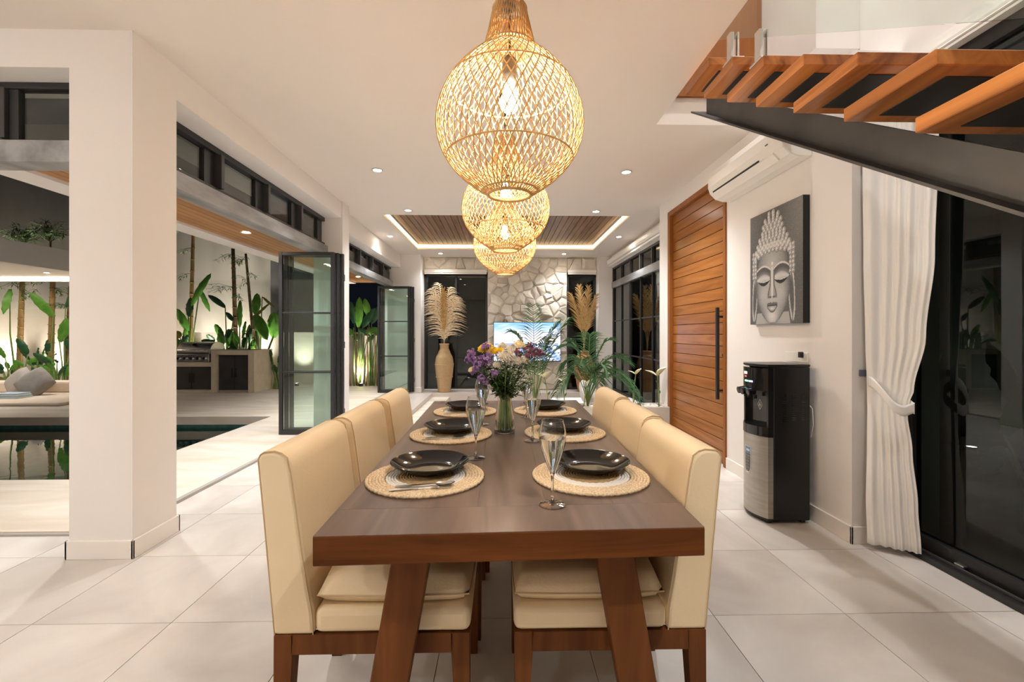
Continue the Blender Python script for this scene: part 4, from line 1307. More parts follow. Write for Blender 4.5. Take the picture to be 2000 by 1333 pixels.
# (z, left x,y ; right x,y ; fold amplitude)
keys = [(0.035,(2.150,2.610),(2.335,2.462),.030),(.30,(2.155,2.625),(2.325,2.472),.028),(.60,(2.170,2.635),(2.312,2.492),.022),(.82,(2.180,2.645),(2.300,2.510),.012),(.875,(2.182,2.648),(2.305,2.502),.009),(.95,(2.182,2.650),(2.318,2.488),.012),
        (1.25,(2.178,2.655),(2.345,2.445),.022),(1.7,(2.170,2.658),(2.362,2.410),.026),(2.3,(2.165,2.660),(2.368,2.395),.026),(2.775,(2.165,2.660),(2.368,2.390),.022)]
def kv(z):
    for i in range(len(keys)-1):
        if keys[i][0] <= z <= keys[i+1][0]:
            t_ = (z-keys[i][0])/(keys[i+1][0]-keys[i][0]); t_ = t_*t_*(3-2*t_)
            a, b = keys[i], keys[i+1]
            f = lambda p, q: p+(q-p)*t_
            return (f(a[1][0],b[1][0]), f(a[1][1],b[1][1]), f(a[2][0],b[2][0]), f(a[2][1],b[2][1]), f(a[3],b[3]))
    k = keys[-1]; return (*k[1], *k[2], k[3])
def cfn(u, v):
    z = .035+2.74*v
    x0,y0,x1,y1,am = kv(z)
    s = u
    ph = 2*PI*6*(u**1.5+.004*math.sin(z*1.3))
    o_ = am*.62*(math.sin(ph)*.75*(1-.55*u)+.35*math.sin(ph*.37+1.3))
    ww = .5+.5*(u < .75)
    dx, dy = x1-x0, y1-y0; l_ = math.hypot(dx, dy)
    wv = .006*math.sin(5*u+z*1.1)*am/.03
    dip = -.03*u*(1-ss(0,.25,z)) if False else 0
    if am < .016: pass
    return (x0+dx*s-dy/l_*(o_+wv)*-1, y0+dy*s+dx/l_*(o_+wv)*-1, z)
mb = MB(); mb.grid(cfn, 130, 70)
co = mb.build('curtain_panel', W['offwhite'], cu, world=True, smooth=True, fix=False)
sol = co.modifiers.new('cloth','SOLIDIFY'); sol.thickness = .003
tbp = []
def tb(u, v):
    # sash wrapped around the front of the curtain
    x = 2.175+(2.315-2.175)*u; y = 2.635-(2.635-2.480)*u
    bow = .052*math.sin(PI*min(1,u*1.02))
    z = .985-.155*ss(0,.8,u)+.02*ss(.8,1,u)+(v-.5)*.06
    return (x-bow*.74, y-bow*.67, z)
mb = MB(); mb.grid(tb, 24, 4)
mb.grid(lambda u, v: (2.315+.05*math.sin(PI*u)-.14*u, 2.480+.14*u+.03*math.sin(PI*u), .845+.14*u+(v-.5)*.06), 14, 4)
tbo = mb.build('tieback', W['offwhite'], cu, world=True, smooth=True, fix=False)
s2 = tbo.modifiers.new('cloth','SOLIDIFY'); s2.thickness = .004
MB().box(2.150,2.185,2.655,2.674,1.01,1.05).build('tieback_hook', mat('tieback_hook', (.15,.16,.22), .3, metal=.6), cu, world=True, bevel=.004)
MB().cyl((2.27,-3.1,2.745),(2.27,2.66,2.745),.008,8).build('curtain_rail', W['white'], cu, world=True)

# ------------------------------------------------------------------ television
tv = thing('television', 'flat television showing a seascape on the stone wall', 'television', (.59, 10.02, .66))
TVX0, TVX1, TVZ0, TVZ1 = -.185, 1.29, .665, 1.510
MB().box(TVX0-.012,TVX1+.012,9.985,10.04,TVZ0-.02,TVZ1+.012).build('housing', W['black'], tv, world=True, bevel=.006)
MB().box(.2,.9,10.04,10.15,.9,1.3).build('wall_bracket', W['black'], tv, world=True)
tr2 = random.Random(4)
def n2(x, y):
    return (math.sin(x*23.1+y*7.7)+math.sin(x*51.3-y*31.7+1.1)*.6+math.sin(x*9.3+y*61.7+2.0)*.5)/2.1
def scr(u, v):
    hz = .46
    if v > hz:
        t_ = (v-hz)/(1-hz)
        c1 = (.95,.80,.86); c2 = (.20,.42,.88)
        w_ = ss(0,1,t_+.10*n2(u*.8,v*2))
        col = [c1[i]+(c2[i]-c1[i])*w_ for i in range(3)]
        cl = max(0, n2(u*.5+3, v*1.7))*.5
        return tuple(min(1, c+cl*.4) for c in col)
    t_ = (hz-v)/hz
    col = (.42,.55,.92)
    f = n2(u*1.3, v*2.2)
    if f > .15: col = (.80,.86,1.0)
    if f < -.35: col = (.13,.22,.52)
    if v > .30 and n2(u*2.1+5, v*3.3) > .25 and u > .45: col = (.02,.025,.05)
    if v < .25 and n2(u*1.7+1, v*2.3+4) > .45: col = (.05,.06,.12)
    if v > hz-.06: col = (.25,.32,.55) if n2(u*1.5,9) > 0 else (.6,.65,.9)
    return col
paint_grid(lambda u, v: (TVX0+(TVX1-TVX0)*u, 9.9835, TVZ0+(TVZ1-TVZ0)*v), scr, 110, 66, 'screen', vcol_mat('screen_picture', .3, .58), tv)

# ------------------------------------------------------------------ floor vases with pampas
W['basket'] = mat('woven_vase', (.50,.33,.17), .8, spec=.2, col2=(.62,.44,.25), nscale=50, stretch=(1,1,3), space='object', bump=.4, bscale=70)
W['basket2'] = mat('dark_woven_vase', (.42,.21,.085), .8, spec=.2, col2=(.56,.32,.15), nscale=40, stretch=(1,1,3), space='object', bump=.4, bscale=70)
def floor_vase(name, label, loc, prof, m, ribs):
    pts = []
    z0, z1 = prof[0][1], prof[-1][1]
    N = 90
    for i in range(N+1):
        z = z0+(z1-z0)*i/N
        for k in range(len(prof)-1):
            if prof[k][1] <= z <= prof[k+1][1]+1e-9:
                t_ = (z-prof[k][1])/(prof[k+1][1]-prof[k][1]); t_ = t_*t_*(3-2*t_)*.5+t_*.5
                r = prof[k][0]+(prof[k+1][0]-prof[k][0])*t_; break
        pts.append((r+.0045*(1 if i % 2 else -1), z))
    pts += [(pts[-1][0]-.02, z1), (pts[-1][0]-.02, z1-.12)]
    t = thing(name, label, 'vase', loc)
    MB().lathe(pts, 36, cap1=False).build('woven_body', m, t, smooth=True)
    for z in ribs:
        r = [p for p in pts if p[1] >= z][0][0]+.004
        MB().ring([(r*math.cos(2*PI*q/40), r*math.sin(2*PI*q/40), z) for q in range(40)], .008, 6).build('woven_band', m, t, smooth=True)
    r = prof[-1][0]
    MB().ring([(r*math.cos(2*PI*q/40), r*math.sin(2*PI*q/40), z1) for q in range(40)], .012, 6).build('rim', m, t, smooth=True)
    return t
VL = Vector((-1.26, 9.83, 0)); VR = Vector((1.78, 9.82, 0))
floor_vase('floor_vase', 'tall tan woven floor vase left of the stone wall', VL, [(.135,0),(.155,.2),(.19,.45),(.203,.60),(.185,.74),(.13,.86),(.095,.95),(.098,1.04)], W['basket'], (.33,.60))
floor_vase('floor_vase', 'brown woven floor vase behind the palm on the right', VR, [(.125,0),(.16,.2),(.205,.45),(.215,.60),(.17,.76),(.105,.83),(.115,.88)], W['basket2'], (.3,.58))
W['pamp'] = mat('cream_pampas', (.80,.63,.40), .9, spec=.1, col2=(.88,.73,.52), nscale=20)
W['pamp2'] = mat('tan_pampas', (.52,.31,.11), .9, spec=.1, col2=(.64,.42,.18), nscale=20)
W['pamp3'] = mat('golden_pampas', (.60,.38,.15), .9, spec=.1, col2=(.72,.50,.24), nscale=20)
pr2 = random.Random(21)
def plume(label, grp, base, h0, bend, L_, m, wid, n=34, droop=.55, spread=.75, nq=3, outer=0):
    """a feathery plume: base at the vase mouth, bend = horizontal reach of the tip, L_ = height above the mouth"""
    t = thing('pampas_plume', label, 'dried grass', base, group=grp)
    def cen(s): return Vector((bend[0]*s**1.7, bend[1]*s**1.7, L_*s))
    MB().tube([Vector((0,0,-.10))]+[cen(s/6) for s in range(7)], [.007]*4+[.006,.005,.004,.003], 5).build('stem', m, t, smooth=True)
    mb = MB()
    for k in range(n):
        s = h0+(1-h0)*(k/(n-1))
        p = cen(s); tg = (cen(min(1, s+.02))-cen(s-.02)).normalized()
        for sg in (-1, 1):
            env = (.45+.55*math.sin(PI*min(1, .25+.75*(s-h0)/(1-h0))))*(1 if s < .97 else .8)
            for q in range(nq):
                a = pr2.uniform(-.6,.6)
                side = Vector((sg*math.cos(a), math.sin(a)*.45, 0))
                side = (side-tg*side.dot(tg)).normalized()
                l_ = wid*env*pr2.uniform(.75,1.12)*(1 if (outer == 0 or sg == outer) else .38)
                sp = spread*pr2.uniform(.8,1.2)
                pts = []
                for j in range(6):
                    f = j/5
                    pts.append(p+tg*(l_*(f*.95-.38*f*f*sp))+side*(l_*sp*(f*.35+.62*f*f))+Vector((0,0,-droop*l_*f**3*.7)))
                w_ = .0060
                vs = []; fs = []
                for j, c_ in enumerate(pts):
                    ww = w_*(.5,1,1.1,.95,.6,.12)[j]
                    tt = (pts[min(5,j+1)]-pts[max(0,j-1)]).normalized()
                    ax = tt.cross(Vector((0,1,0)))
                    if ax.length < .1: ax = Vector((1,0,0))
                    ax.normalize()
                    vs += [c_-ax*ww, c_+ax*ww]
                for j in range(5): fs.append((2*j,2*j+1,2*j+3,2*j+2))
                mb.add(vs, fs)
    o = mb.build('plume_fibres', m, t, fix=False); o['kind'] = 'stuff'
    return t
g1 = 'cream pampas plumes in the left floor vase'
b_ = VL+Vector((0,-.04,1.02))
for bx, by, L_, wd_, l, od, h0, n_ in ((-.19,-.08,1.18,.43,'arching furthest left',-1,.10,24),(-.09,-.02,1.30,.36,'standing tall left of centre',-1,.30,20),(.20,-.06,1.00,.46,'arching furthest right',1,.10,22),(.10,-.02,1.22,.34,'standing tall right of centre',1,.35,18)):
    plume('feathery cream pampas plume %s in the left floor vase' % l, g1, b_, h0, (bx,by), L_, W['pamp'], wd_, n_, .42, .88, 3, od)
plume('darker tan pampas plume in the middle of the left floor vase', None, b_, .22, (.0,-.13), 1.16, W['pamp2'], .30, 30, .0, .26)
g2 = 'golden pampas plumes in the right floor vase'
b_ = VR+Vector((0,-.04,.86))
for bx, by, L_, wd_, l, od in ((-.28,-.05,1.25,.34,'leaning left',-1),(-.10,.0,1.42,.28,'tallest left of centre',0),(.08,-.08,1.40,.28,'tallest right of centre',0),(.24,-.03,1.22,.34,'leaning right',1)):
    plume('golden pampas plume %s in the right floor vase' % l, g2, b_, .34, (bx,by), L_, W['pamp3'], wd_, 22, -.05, .50, 2, od)

# ------------------------------------------------------------------ planter with palms and lilies
PLY0, PLY1, PLX0, PLX1, PLZ = 5.60, 5.97, .30, 2.108, .345
pl = thing('planter_box', 'long grey masonry planter between the dining area and the lounge', 'planter', (1.2, 5.78, 0))
mp_ = mat('planter_render', (.50,.45,.39), .7, col2=(.55,.50,.44), nscale=3)
frame_part('trough', [(PLX0,PLX1,PLY0,PLY0+.05,0,PLZ),(PLX0,PLX1,PLY1-.05,PLY1,0,PLZ),(PLX0,PLX0+.05,PLY0+.05,PLY1-.05,0,PLZ),(PLX1-.05,PLX1,PLY0+.05,PLY1-.05,0,PLZ)], pl, mp_, .004)
MB().box(PLX0+.05,PLX1-.05,PLY0+.05,PLY1-.05,0,PLZ-.03).build('soil', mat('soil', (.05,.035,.025), .95), pl, world=True)
W['pebble'] = mat('white_pebble', (.66,.60,.52), .6, col2=(.75,.70,.63), nscale=8)
mb = MB()
for k in range(420):
    r = pr2.uniform(.014,.026)
    mb.ball((pr2.uniform(PLX0+.07,PLX1-.07), pr2.uniform(PLY0+.07,PLY1-.07), PLZ-.022+pr2.uniform(0,.012)), r*1.2, r, r*.6, 7, 4, Matrix.Rotation(pr2.uniform(0,6),3,'Z'))
pbo = mb.build('pebble_layer', W['pebble'], None, smooth=True); tag(pbo, 'small white pebbles covering the soil of the grey planter', 'pebbles', kind='stuff')
W['palm'] = mat('palm_leaflet', (.028,.085,.032), .5, spec=.35, col2=(.075,.165,.06), nscale=9)
W['palm_stem'] = mat('palm_stem', (.16,.22,.06), .5)
def palm(label, base, fronds, seed):
    rp = random.Random(seed)
    t = thing('areca_palm', label, 'palm', base)
    for (tx, ty, tz, arch) in fronds:
        tip = Vector((tx, ty, tz)); n_ = 16
        pts = []
        for i in range(n_+1):
            s = i/n_
            pts.append(Vector((tip.x*s**1.25, tip.y*s**1.25, tip.z*s+arch*math.sin(PI*s)*.9-arch*.55*s*s*s)))
        ra = MB().tube(pts, [.006*(1-.8*i/n_)+.001 for i in range(n_+1)], 5).build('frond_stem', W['palm_stem'], t, smooth=True)
        mb = MB(); nl = 26
        for k in range(nl):
            s = .30+.70*k/(nl-1)
            f = s*n_; i = min(n_-1, int(f)); p = pts[i].lerp(pts[i+1], f-i); tg = (pts[i+1]-pts[i]).normalized()
            sd = tg.cross(Vector((0,0,1)))
            if sd.length < .25: sd = Vector((1,.2,0))
            sd.normalize()
            for sg in (-1, 1):
                l_ = .25*(math.sin(PI*min(1, (s-.22)/.85))**.6+.15)*rp.uniform(.75,1.15)
                d = (sd*sg*.85+tg*.60+Vector((0,0,rp.uniform(-.10,.25)))).normalized()
                w_ = .0058
                ws_ = d.cross(Vector((0,1,0)))
                if ws_.length < .2: ws_ = Vector((1,0,0))
                ws_.normalize()
                q1 = p+d*l_*.5+Vector((0,0,-.03*l_)); q2 = p+d*l_+Vector((0,0,-.34*l_))
                mb.add([p-ws_*w_*.4, p+ws_*w_*.4, q1+ws_*w_, q1-ws_*w_, q2], [(0,1,2,3),(3,2,4)])
        o = mb.build('leaflets', W['palm'], ra, fix=False)
        o['kind'] = 'stuff'
    return t
palm('green palm in the planter spreading in front of the television', (.42,5.78,PLZ-.03), [(-.02,.1,1.36,.08),(-.30,-.05,1.10,.22),(.30,.05,1.20,.18),(.14,-.12,.98,.16),(-.14,-.12,.92,.20),(.50,-.08,.92,.26),(.46,.10,1.24,.16),(-.40,.1,.84,.28)], 1)
palm('green palm in the planter in front of the narrow window', (1.10,5.78,PLZ-.03), [(.04,.05,1.02,.14),(.30,-.05,1.0,.22),(-.24,0,.98,.22),(.66,.0,.36,.36),(-.42,-.1,.36,.32),(.22,-.14,.62,.24),(.52,.1,.74,.26),(-.12,-.12,.70,.24),(.10,-.15,.48,.26),(.74,.05,.14,.42),(-.32,.1,.66,.28)], 2)
W['lily'] = mat('lily_petal', (.82,.76,.58), .5, col2=(.72,.70,.38), nscale=12)
W['lilystem'] = mat('lily_stem', (.24,.30,.10), .5)
W['spadix'] = mat('spadix', (.42,.22,.06), .7)
def lily(label, x, y, top, lean, r):
    t = thing('lily_flower', label, 'flower', (x, y, PLZ-.03), group=None)
    h = top-(PLZ-.03)
    pts = [Vector((0,0,0)), Vector((lean*.2,0,h*.4)), Vector((lean*.55,0,h*.75)), Vector((lean,0,h))]
    MB().tube(pts, [.008,.007,.006,.006], 6).build('stem', W['lilystem'], t, smooth=True)
    c = pts[-1]
    for k, (a, tl_) in enumerate(((2.6,.55),(.4,1.1),(-1.2,.8))):
        def pet(u, v, a=a, tl_=tl_):
            s = v; w_ = math.sin(PI*min(1, s*.92+.06))**.8*.36
            x_ = (u-.5)*2*w_
            rr_ = r*s
            cup = (x_*x_)*.8*r
            d = Vector((math.cos(a), math.sin(a)*.7, tl_)).normalized(); sd = d.cross(Vector((0,0,1))).normalized(); nn = sd.cross(d)
            p = c+d*rr_+sd*x_*r+nn*(cup-.10*r*s*s)
            return p
        mb = MB(); mb.grid(pet, 6, 8)
        mb.build('petal', W['lily'], t, smooth=True, fix=False)
    MB().tube([c, c+Vector((.35*r,0,.55*r))], [.008,.005], 6).build('spadix', W['spadix'], t, smooth=True)
    for k in range(2):
        mb = MB(); p = pts[1+k]
        leaf_simple(mb, p, Vector((math.cos(k*3+1), math.sin(k*3+1), .8)), .10, .018)
        mb.build('leaf', W['palm'], t, fix=False)
for l, u, ty, r, ln_ in (('white lily with a brown centre beside the teak door',1287,735,.17,-.02),('small green lily bud between the palm and the door',1237,732,.11,.03),('yellowish lily bloom left of the palm',1071,738,.13,-.05),('lily bud on a bent stem beside the white cushion',1140,750,.10,.06),('slender lily stem in front of the stone wall',1103,745,.08,-.03)):
    P = at(u, ty, 5.72)
    lily(l, P.x, 5.72, P.z, ln_, r)

# lounge bench and cushion beyond the planter
sf = thing('lounge_sofa', 'low pale lounge sofa in the sunken area behind the planter', 'sofa', (1.55, 7.0, -.16))
frame_part('base', [(.75,2.15,6.5,7.4,-.16,.05)], sf, W['trav_edge'], .01)
frame_part('seat_cushion', [(.77,2.13,6.52,7.38,.05,.22)], sf, W['offwhite'], .04)
cs = MB(); 
def cush(mb, c, hx, hz, th, M):
    def f(s):
        def g_(u, v):
            a, b = 2*u-1, 2*v-1
            k = max(0, (1-a**4)*(1-b**4))**.5
            p = Vector((a*hx*(1-.06*b*b), s*th*k, b*hz*(1-.06*a*a)))
            return Vector(c)+M @ p
        return g_
    mb.grid(f(1), 12, 12); mb.grid(f(-1), 12, 12)
cush(cs, (1.27,6.62,.40), .17, .17, .085, Matrix.Rotation(.9,3,'Z') @ Matrix.Rotation(-.35,3,'X') @ Matrix.Rotation(.25,3,'Y'))
o = cs.build('cushion', mat('grey_white_cushion', (.55,.53,.51), .85, col2=(.78,.75,.72), nscale=6), None, smooth=True)
tag(o, 'pale grey cushion leaning behind the planter near the right chairs', 'cushion')

# ------------------------------------------------------------------ garden and pool side
W['garden_white'] = mat('garden_white_wall', (.74,.69,.62), .8, col2=(.66,.61,.54), nscale=1.5)
W['concrete'] = mat('weathered_concrete', (.33,.32,.29), .85, col2=(.46,.44,.40), nscale=.9, ndetail=8, stretch=(1,1,.35))
W['darkwall'] = mat('dark_grey_wall', (.10,.10,.105), .8, col2=(.13,.13,.135), nscale=1.5)
struct('wall_garden', 'low white garden wall behind the plants', MB().box(-16,-7.6,11.05,11.2,0,1.86).box(-7.6,-2.2,11.25,11.4,0,1.30), W['garden_white'], world=True)
struct('wall_boundary', 'tall weathered concrete boundary wall behind the garden', MB().box(-18,-6.0,12.0,12.2,0,6.5), W['concrete'], world=True)
struct('wall_neighbour', 'dark grey wall of the building next to the barbecue garden', MB().box(-6.0,-4.55,11.8,12.2,0,6.5), W['darkwall'], world=True)
struct('wall_courtyard', 'dark wall of the courtyard outside the right glass', MB().box(5.2,5.4,-4,12,0,3.2).box(-2.2,5.4,12.6,12.8,0,2.2), W['darkwall'], world=True)
struct('floor_courtyard', 'dark paving and soil outside the house', MB().box(2.65,5.4,-4,12.8,-.2,-.02).box(-2.43,2.65,10.5,12.8,-.2,-.02).box(-18,-2.43,11.6,14,-.2,.0), mat('dark_soil', (.06,.05,.04), .9, col2=(.10,.085,.065), nscale=4), world=True)
# roof overhang with timber soffit
ov = MB().box(-3.57,-3.32,2.93,10.3,2.40,2.62)
roof = struct('trim_4', 'white roof edge beam over the poolside deck', ov, W['wall'], world=True)
sfm = MB().box(-.0415,.0415,2.93,10.3,0,.018).mesh('soffit_board'); sfm.materials.append(W['soffit'])
for i in range(10):
    part('soffit_board', sfm, roof, Vector((-3.32+.045+.0885*i, 0, 2.425)))
MB().box(-3.32,-2.435,2.93,10.3,2.445,2.6).build('roof_deck', W['black'], roof, world=True)

# gazebo roof over the daybed
gz_ = thing('gazebo_roof', 'white flat gazebo roof glowing underneath beyond the pool', 'gazebo', (-10, 8.4, 0))
frame_part('fascia', [(-14,-8.0,6.95,7.05,2.42,2.80),(-8.1,-8.0,7.05,10.25,2.42,2.80),(-14,-8.1,10.15,10.25,2.42,2.80)], gz_, W['wall'], .005)
frame_part('soffit_panel', [(-14,-8.1,7.05,10.15,2.50,2.56)], gz_, W['wall'], 0)
frame_part('post', [(-8.28,-8.1,9.98,10.15,0.02,2.5)], gz_, W['wall'], .005); frame_part('post', [(-13.9,-13.7,9.98,10.15,0.02,2.5)], gz_, W['wall'], .005)
frame_part('light_strip', [(-13.9,-8.3,10.08,10.12,2.44,2.47)], gz_, emit('gazebo_strip', (1,.84,.62), 6), 0)
# daybed, cushions, towel
db = thing('daybed', 'long cream poolside daybed with a low backrest', 'daybed', (-10.2, 9.2, .02))
W['canvas'] = mat('cream_canvas', (.78,.64,.50), .85, col2=(.82,.70,.57), nscale=3)
frame_part('mattress', [(-13.5,-7.6,7.9,9.55,.02,.075)], db, W['canvas'], .025)
frame_part('backrest', [(-13.5,-7.6,9.3,9.6,.075,.30)], db, W['canvas'], .04)
def cushion2(label, c, hx, m, rz, rx, ry):
    mb = MB(); M = Matrix.Rotation(rz,3,'Z') @ Matrix.Rotation(rx,3,'X') @ Matrix.Rotation(ry,3,'Y')
    cush(mb, c, hx, hx, .11, M)
    return tag(mb.build('cushion', m, None, smooth=True), label, 'cushion', 'grey cushions on the poolside daybed')
W['taupe'] = mat('taupe_cushion', (.30,.265,.23), .9, col2=(.35,.31,.27), nscale=10)
P1 = at(68,764,8.95); P2 = at(38,763,9.15)
cushion2('taupe cushion at the front on the poolside daybed', (P1.x,8.95,.30), .27, W['taupe'], .15, -.45, .75)
cushion2('lighter taupe cushion behind the front one on the daybed', (P2.x,9.15,.30), .25, mat('light_taupe', (.44,.39,.34), .9), -.2, -.35, .75)
P3 = at(24,778,8.55)
tw = thing('folded_towel', 'folded white and blue towel on the daybed', 'towel', (P3.x, 8.55, .075))
for k in range(4):
    MB().box(-.24+.01*k,.24-.012*k,-.15+.008*k,.15-.006*k,.024*k,.024*k+.022).build('towel_fold', mat('towel', (.75,.76,.74) if k % 2 == 0 else (.45,.58,.66), .95), tw, bevel=.008)
# barbecue counter
bc = thing('barbecue_counter', 'cream outdoor kitchen counter with black cabinet doors', 'counter', (-6.0, 9.9, .02))
BX0, BX1, BX2 = -7.6, -6.12, -5.22
frame_part('counter_body', [(BX0,BX1,9.62,10.35,.02,.08),(BX0,BX1,9.62,10.35,.57,.66),(BX0,BX1,9.75,10.35,.08,.57),(BX1,BX1+.10,9.60,10.35,.02,.92),(BX2-.13,BX2,9.60,10.35,.02,.92),(BX1+.10,BX2-.13,9.60,10.35,.82,.92),(BX1+.10,BX2-.13,9.72,10.35,.02,.82)], bc, W['trav_edge'], .006)
for (a, b, z0, z1) in ((BX0+.05,(BX0+BX1)/2-.06,.085,.565),((BX0+BX1)/2-.05,BX1-.02,.085,.565)):
    pass
def cab(x0, x1, z0, z1, y):
    d_ = MB().box(x0,x1,y,y+.03,z0,z1).build('cabinet_door', W['darkmetal'], bc, world=True, bevel=.003)
    return d_
def doors(x0, x1, z0, z1, y):
    xm = (x0+x1)/2
    for (a, b, s) in ((x0,xm-.004,1),(xm+.004,x1,-1)):
        o = cab(a, b, z0, z1, y)
        hx = (b-.035) if s == 1 else (a+.035)
        mb = MB().box(hx-.008,hx+.008,y-.03,y-.015,(z0+z1)/2-.10,(z0+z1)/2+.10).box(hx-.006,hx+.006,y-.018,y,(z0+z1)/2-.09,(z0+z1)/2-.075).box(hx-.006,hx+.006,y-.018,y,(z0+z1)/2+.075,(z0+z1)/2+.09)
        h_ = mb.build('handle', W['black'], None, world=True); h_.parent = o; h_.location = -wloc(o)
doors(-7.02,BX1-.03,.085,.565,9.70); doors(BX1+.12,BX2-.14,.07,.81,9.68)
MB().box(BX1+.2,BX2-.2,9.75,10.2,.918,.924).build('sink', W['black'], bc, world=True)
fa = thing('garden_tap', 'black curved tap on the outdoor counter', 'tap', (-5.52, 9.95, .92))
MB().tube([(0,0,0),(0,0,.26),(-.03,0,.33),(-.09,0,.35),(-.14,0,.32),(-.15,0,.25)], .014, 8).build('spout', W['black'], fa, smooth=True)
MB().lathe([(.03,0),(.03,.02),(.02,.03)], 16).build('base', W['black'], fa); MB().box(.02,.08,-.008,.008,.08,.095).build('lever', W['black'], fa)
bq = thing('barbecue_grill', 'stainless steel gas barbecue with a rounded lid on the counter', 'barbecue', (-6.55, 9.93, .66))
MB().box(-.36,.36,-.28,.25,0,.17).build('control_panel', W['steel'], bq, bevel=.008)
hood = [(-.25,.17)]+[(-.25+.25*(1-math.cos(a)), .17+.26*math.sin(a)) for a in (.3,.6,.9,1.2,1.5)]+[(.10,.42),(.24,.38),(.25,.17)]
MB().prism(hood, 'x', -.35, .35).build('lid', W['steel'], bq, bevel=.006, auto=40)
MB().tube([(-.27,-.27,.26),(-.27,-.31,.26),(.27,-.31,.26),(.27,-.27,.26)], .012, 8).build('lid_handle', W['chrome'], bq, smooth=True)
MB().cyl((0,-.19,.36),(0,-.205,.375),.035,16).build('thermometer', W['dgloss'], bq)
for k in range(5):
    kn = MB().cyl((-.27+.135*k,-.28,.085),(-.27+.135*k,-.315,.085),.032,16).build('knob', W['chrome'], bq, auto=40)

# ------------------------------------------------------------------ plants
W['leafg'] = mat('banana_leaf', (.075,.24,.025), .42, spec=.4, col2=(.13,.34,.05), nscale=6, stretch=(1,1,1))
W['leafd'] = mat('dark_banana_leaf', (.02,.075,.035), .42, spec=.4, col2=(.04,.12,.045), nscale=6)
W['leafy'] = mat('yellowing_leaf', (.34,.24,.05), .5, col2=(.20,.22,.05), nscale=8)
W['culm'] = mat('bamboo_culm', (.26,.15,.055), .5, col2=(.36,.26,.10), nscale=7, stretch=(1,1,.4))
W['culm2'] = mat('dark_culm', (.12,.075,.04), .55, col2=(.22,.15,.07), nscale=9)
W['gstem'] = mat('leaf_stalk', (.14,.24,.06), .5, col2=(.22,.30,.09), nscale=8)
W['bleaf'] = mat('bamboo_leaf', (.05,.10,.03), .6, col2=(.10,.15,.05), nscale=20)
def blade(mb, a, b, w, sag=.08, face=None):
    """a broad leaf from a (stalk end) to b (tip)"""
    a, b = Vector(a), Vector(b); d = b-a; L_ = d.length; dn = d.normalized()
    fc = Vector(face) if face else Vector((0,-1,.25))
    sd = dn.cross(fc).normalized(); nn = sd.cross(dn).normalized()
    if nn.y > 0: nn = -nn
    N = 10; vs = []; fs = []
    for i in range(N+1):
        s = i/N
        ww = w*(math.sin(PI*min(1, s*.94+.05))**.62)*(1 if s < 1 else .05)
        c = a+d*s+nn*(sag*L_*math.sin(PI*s)*.6)+Vector((0,0,-sag*L_*s*s))
        for q, up_ in ((-1,-.18),(-.5,.02),(0,-.06),(.5,.02),(1,-.18)):
            rp = .012*math.sin(s*38+q*2)*(abs(q) > .9)
            vs.append(c+sd*(q*ww/2)+nn*(up_*ww+rp))
    for i in range(N):
        for k in range(4): fs.append((5*i+k,5*i+k+1,5*i+k+6,5*i+k+5))
    mb.add(vs, fs)
def banana(label, grp, foot, leaves):
    """leaves: list of (stalk end, tip, width, material key)"""
    t = thing('banana_plant', label, 'plant', foot, group=grp)
    f = Vector(foot)
    for a, b, w, mk in leaves:
        a, b = Vector(a), Vector(b)
        off = Vector((rnd.uniform(-.07,.07), rnd.uniform(-.07,.07), 0))
        mid = f.lerp(a, .55)+Vector(((a.x-f.x)*-.18, 0, .0))
        MB().tube([f+off, f.lerp(mid,.5)+off*.6, mid, a], [.022,.018,.014,.010], 6).build('stalk', W['gstem'], t, world=True, smooth=True)
        mb = MB(); blade(mb, a, b, w)
        mb.build('leaf', W[mk], t, world=True, smooth=True, fix=False)
    return t
def px_leaf(u0, v0, u1, v1, wpx, y, mk, dy=0):
    a = at(u0, v0, y); b = at(u1, v1, y+dy)
    return (a, b, wpx/FPX*y*1.0, mk)
g3 = 'leafy tropical plants along the garden wall'
def foot(u, y): p = at(u, 700, y); return (p.x, y, .02)
Y = 10.55
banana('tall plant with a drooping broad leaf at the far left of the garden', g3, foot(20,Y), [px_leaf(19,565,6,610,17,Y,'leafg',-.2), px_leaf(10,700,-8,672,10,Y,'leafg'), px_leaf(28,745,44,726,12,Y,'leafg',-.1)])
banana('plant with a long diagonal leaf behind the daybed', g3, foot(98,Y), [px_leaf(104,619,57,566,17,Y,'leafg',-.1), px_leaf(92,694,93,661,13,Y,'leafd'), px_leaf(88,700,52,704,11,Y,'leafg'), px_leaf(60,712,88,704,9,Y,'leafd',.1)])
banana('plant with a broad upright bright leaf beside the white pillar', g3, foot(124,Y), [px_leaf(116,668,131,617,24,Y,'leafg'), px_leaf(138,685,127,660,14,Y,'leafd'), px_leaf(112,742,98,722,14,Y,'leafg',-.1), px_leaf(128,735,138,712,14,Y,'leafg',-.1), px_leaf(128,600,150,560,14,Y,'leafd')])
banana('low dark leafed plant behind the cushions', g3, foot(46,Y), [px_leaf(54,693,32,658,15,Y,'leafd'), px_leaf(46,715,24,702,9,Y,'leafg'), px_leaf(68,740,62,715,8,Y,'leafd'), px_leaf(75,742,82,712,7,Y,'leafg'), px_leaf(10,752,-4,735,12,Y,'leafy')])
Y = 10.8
banana('plant with one long pointed leaf left of the barbecue', g3, foot(371,Y), [px_leaf(373,597,412,528,15,Y,'leafg'), px_leaf(390,566,410,606,10,Y,'leafg',.1), px_leaf(369,650,344,598,16,Y,'leafg',-.1), px_leaf(368,618,372,578,15,Y,'leafd',.1), px_leaf(352,660,340,646,14,Y,'leafy'), px_leaf(352,690,348,660,12,Y,'leafg')])
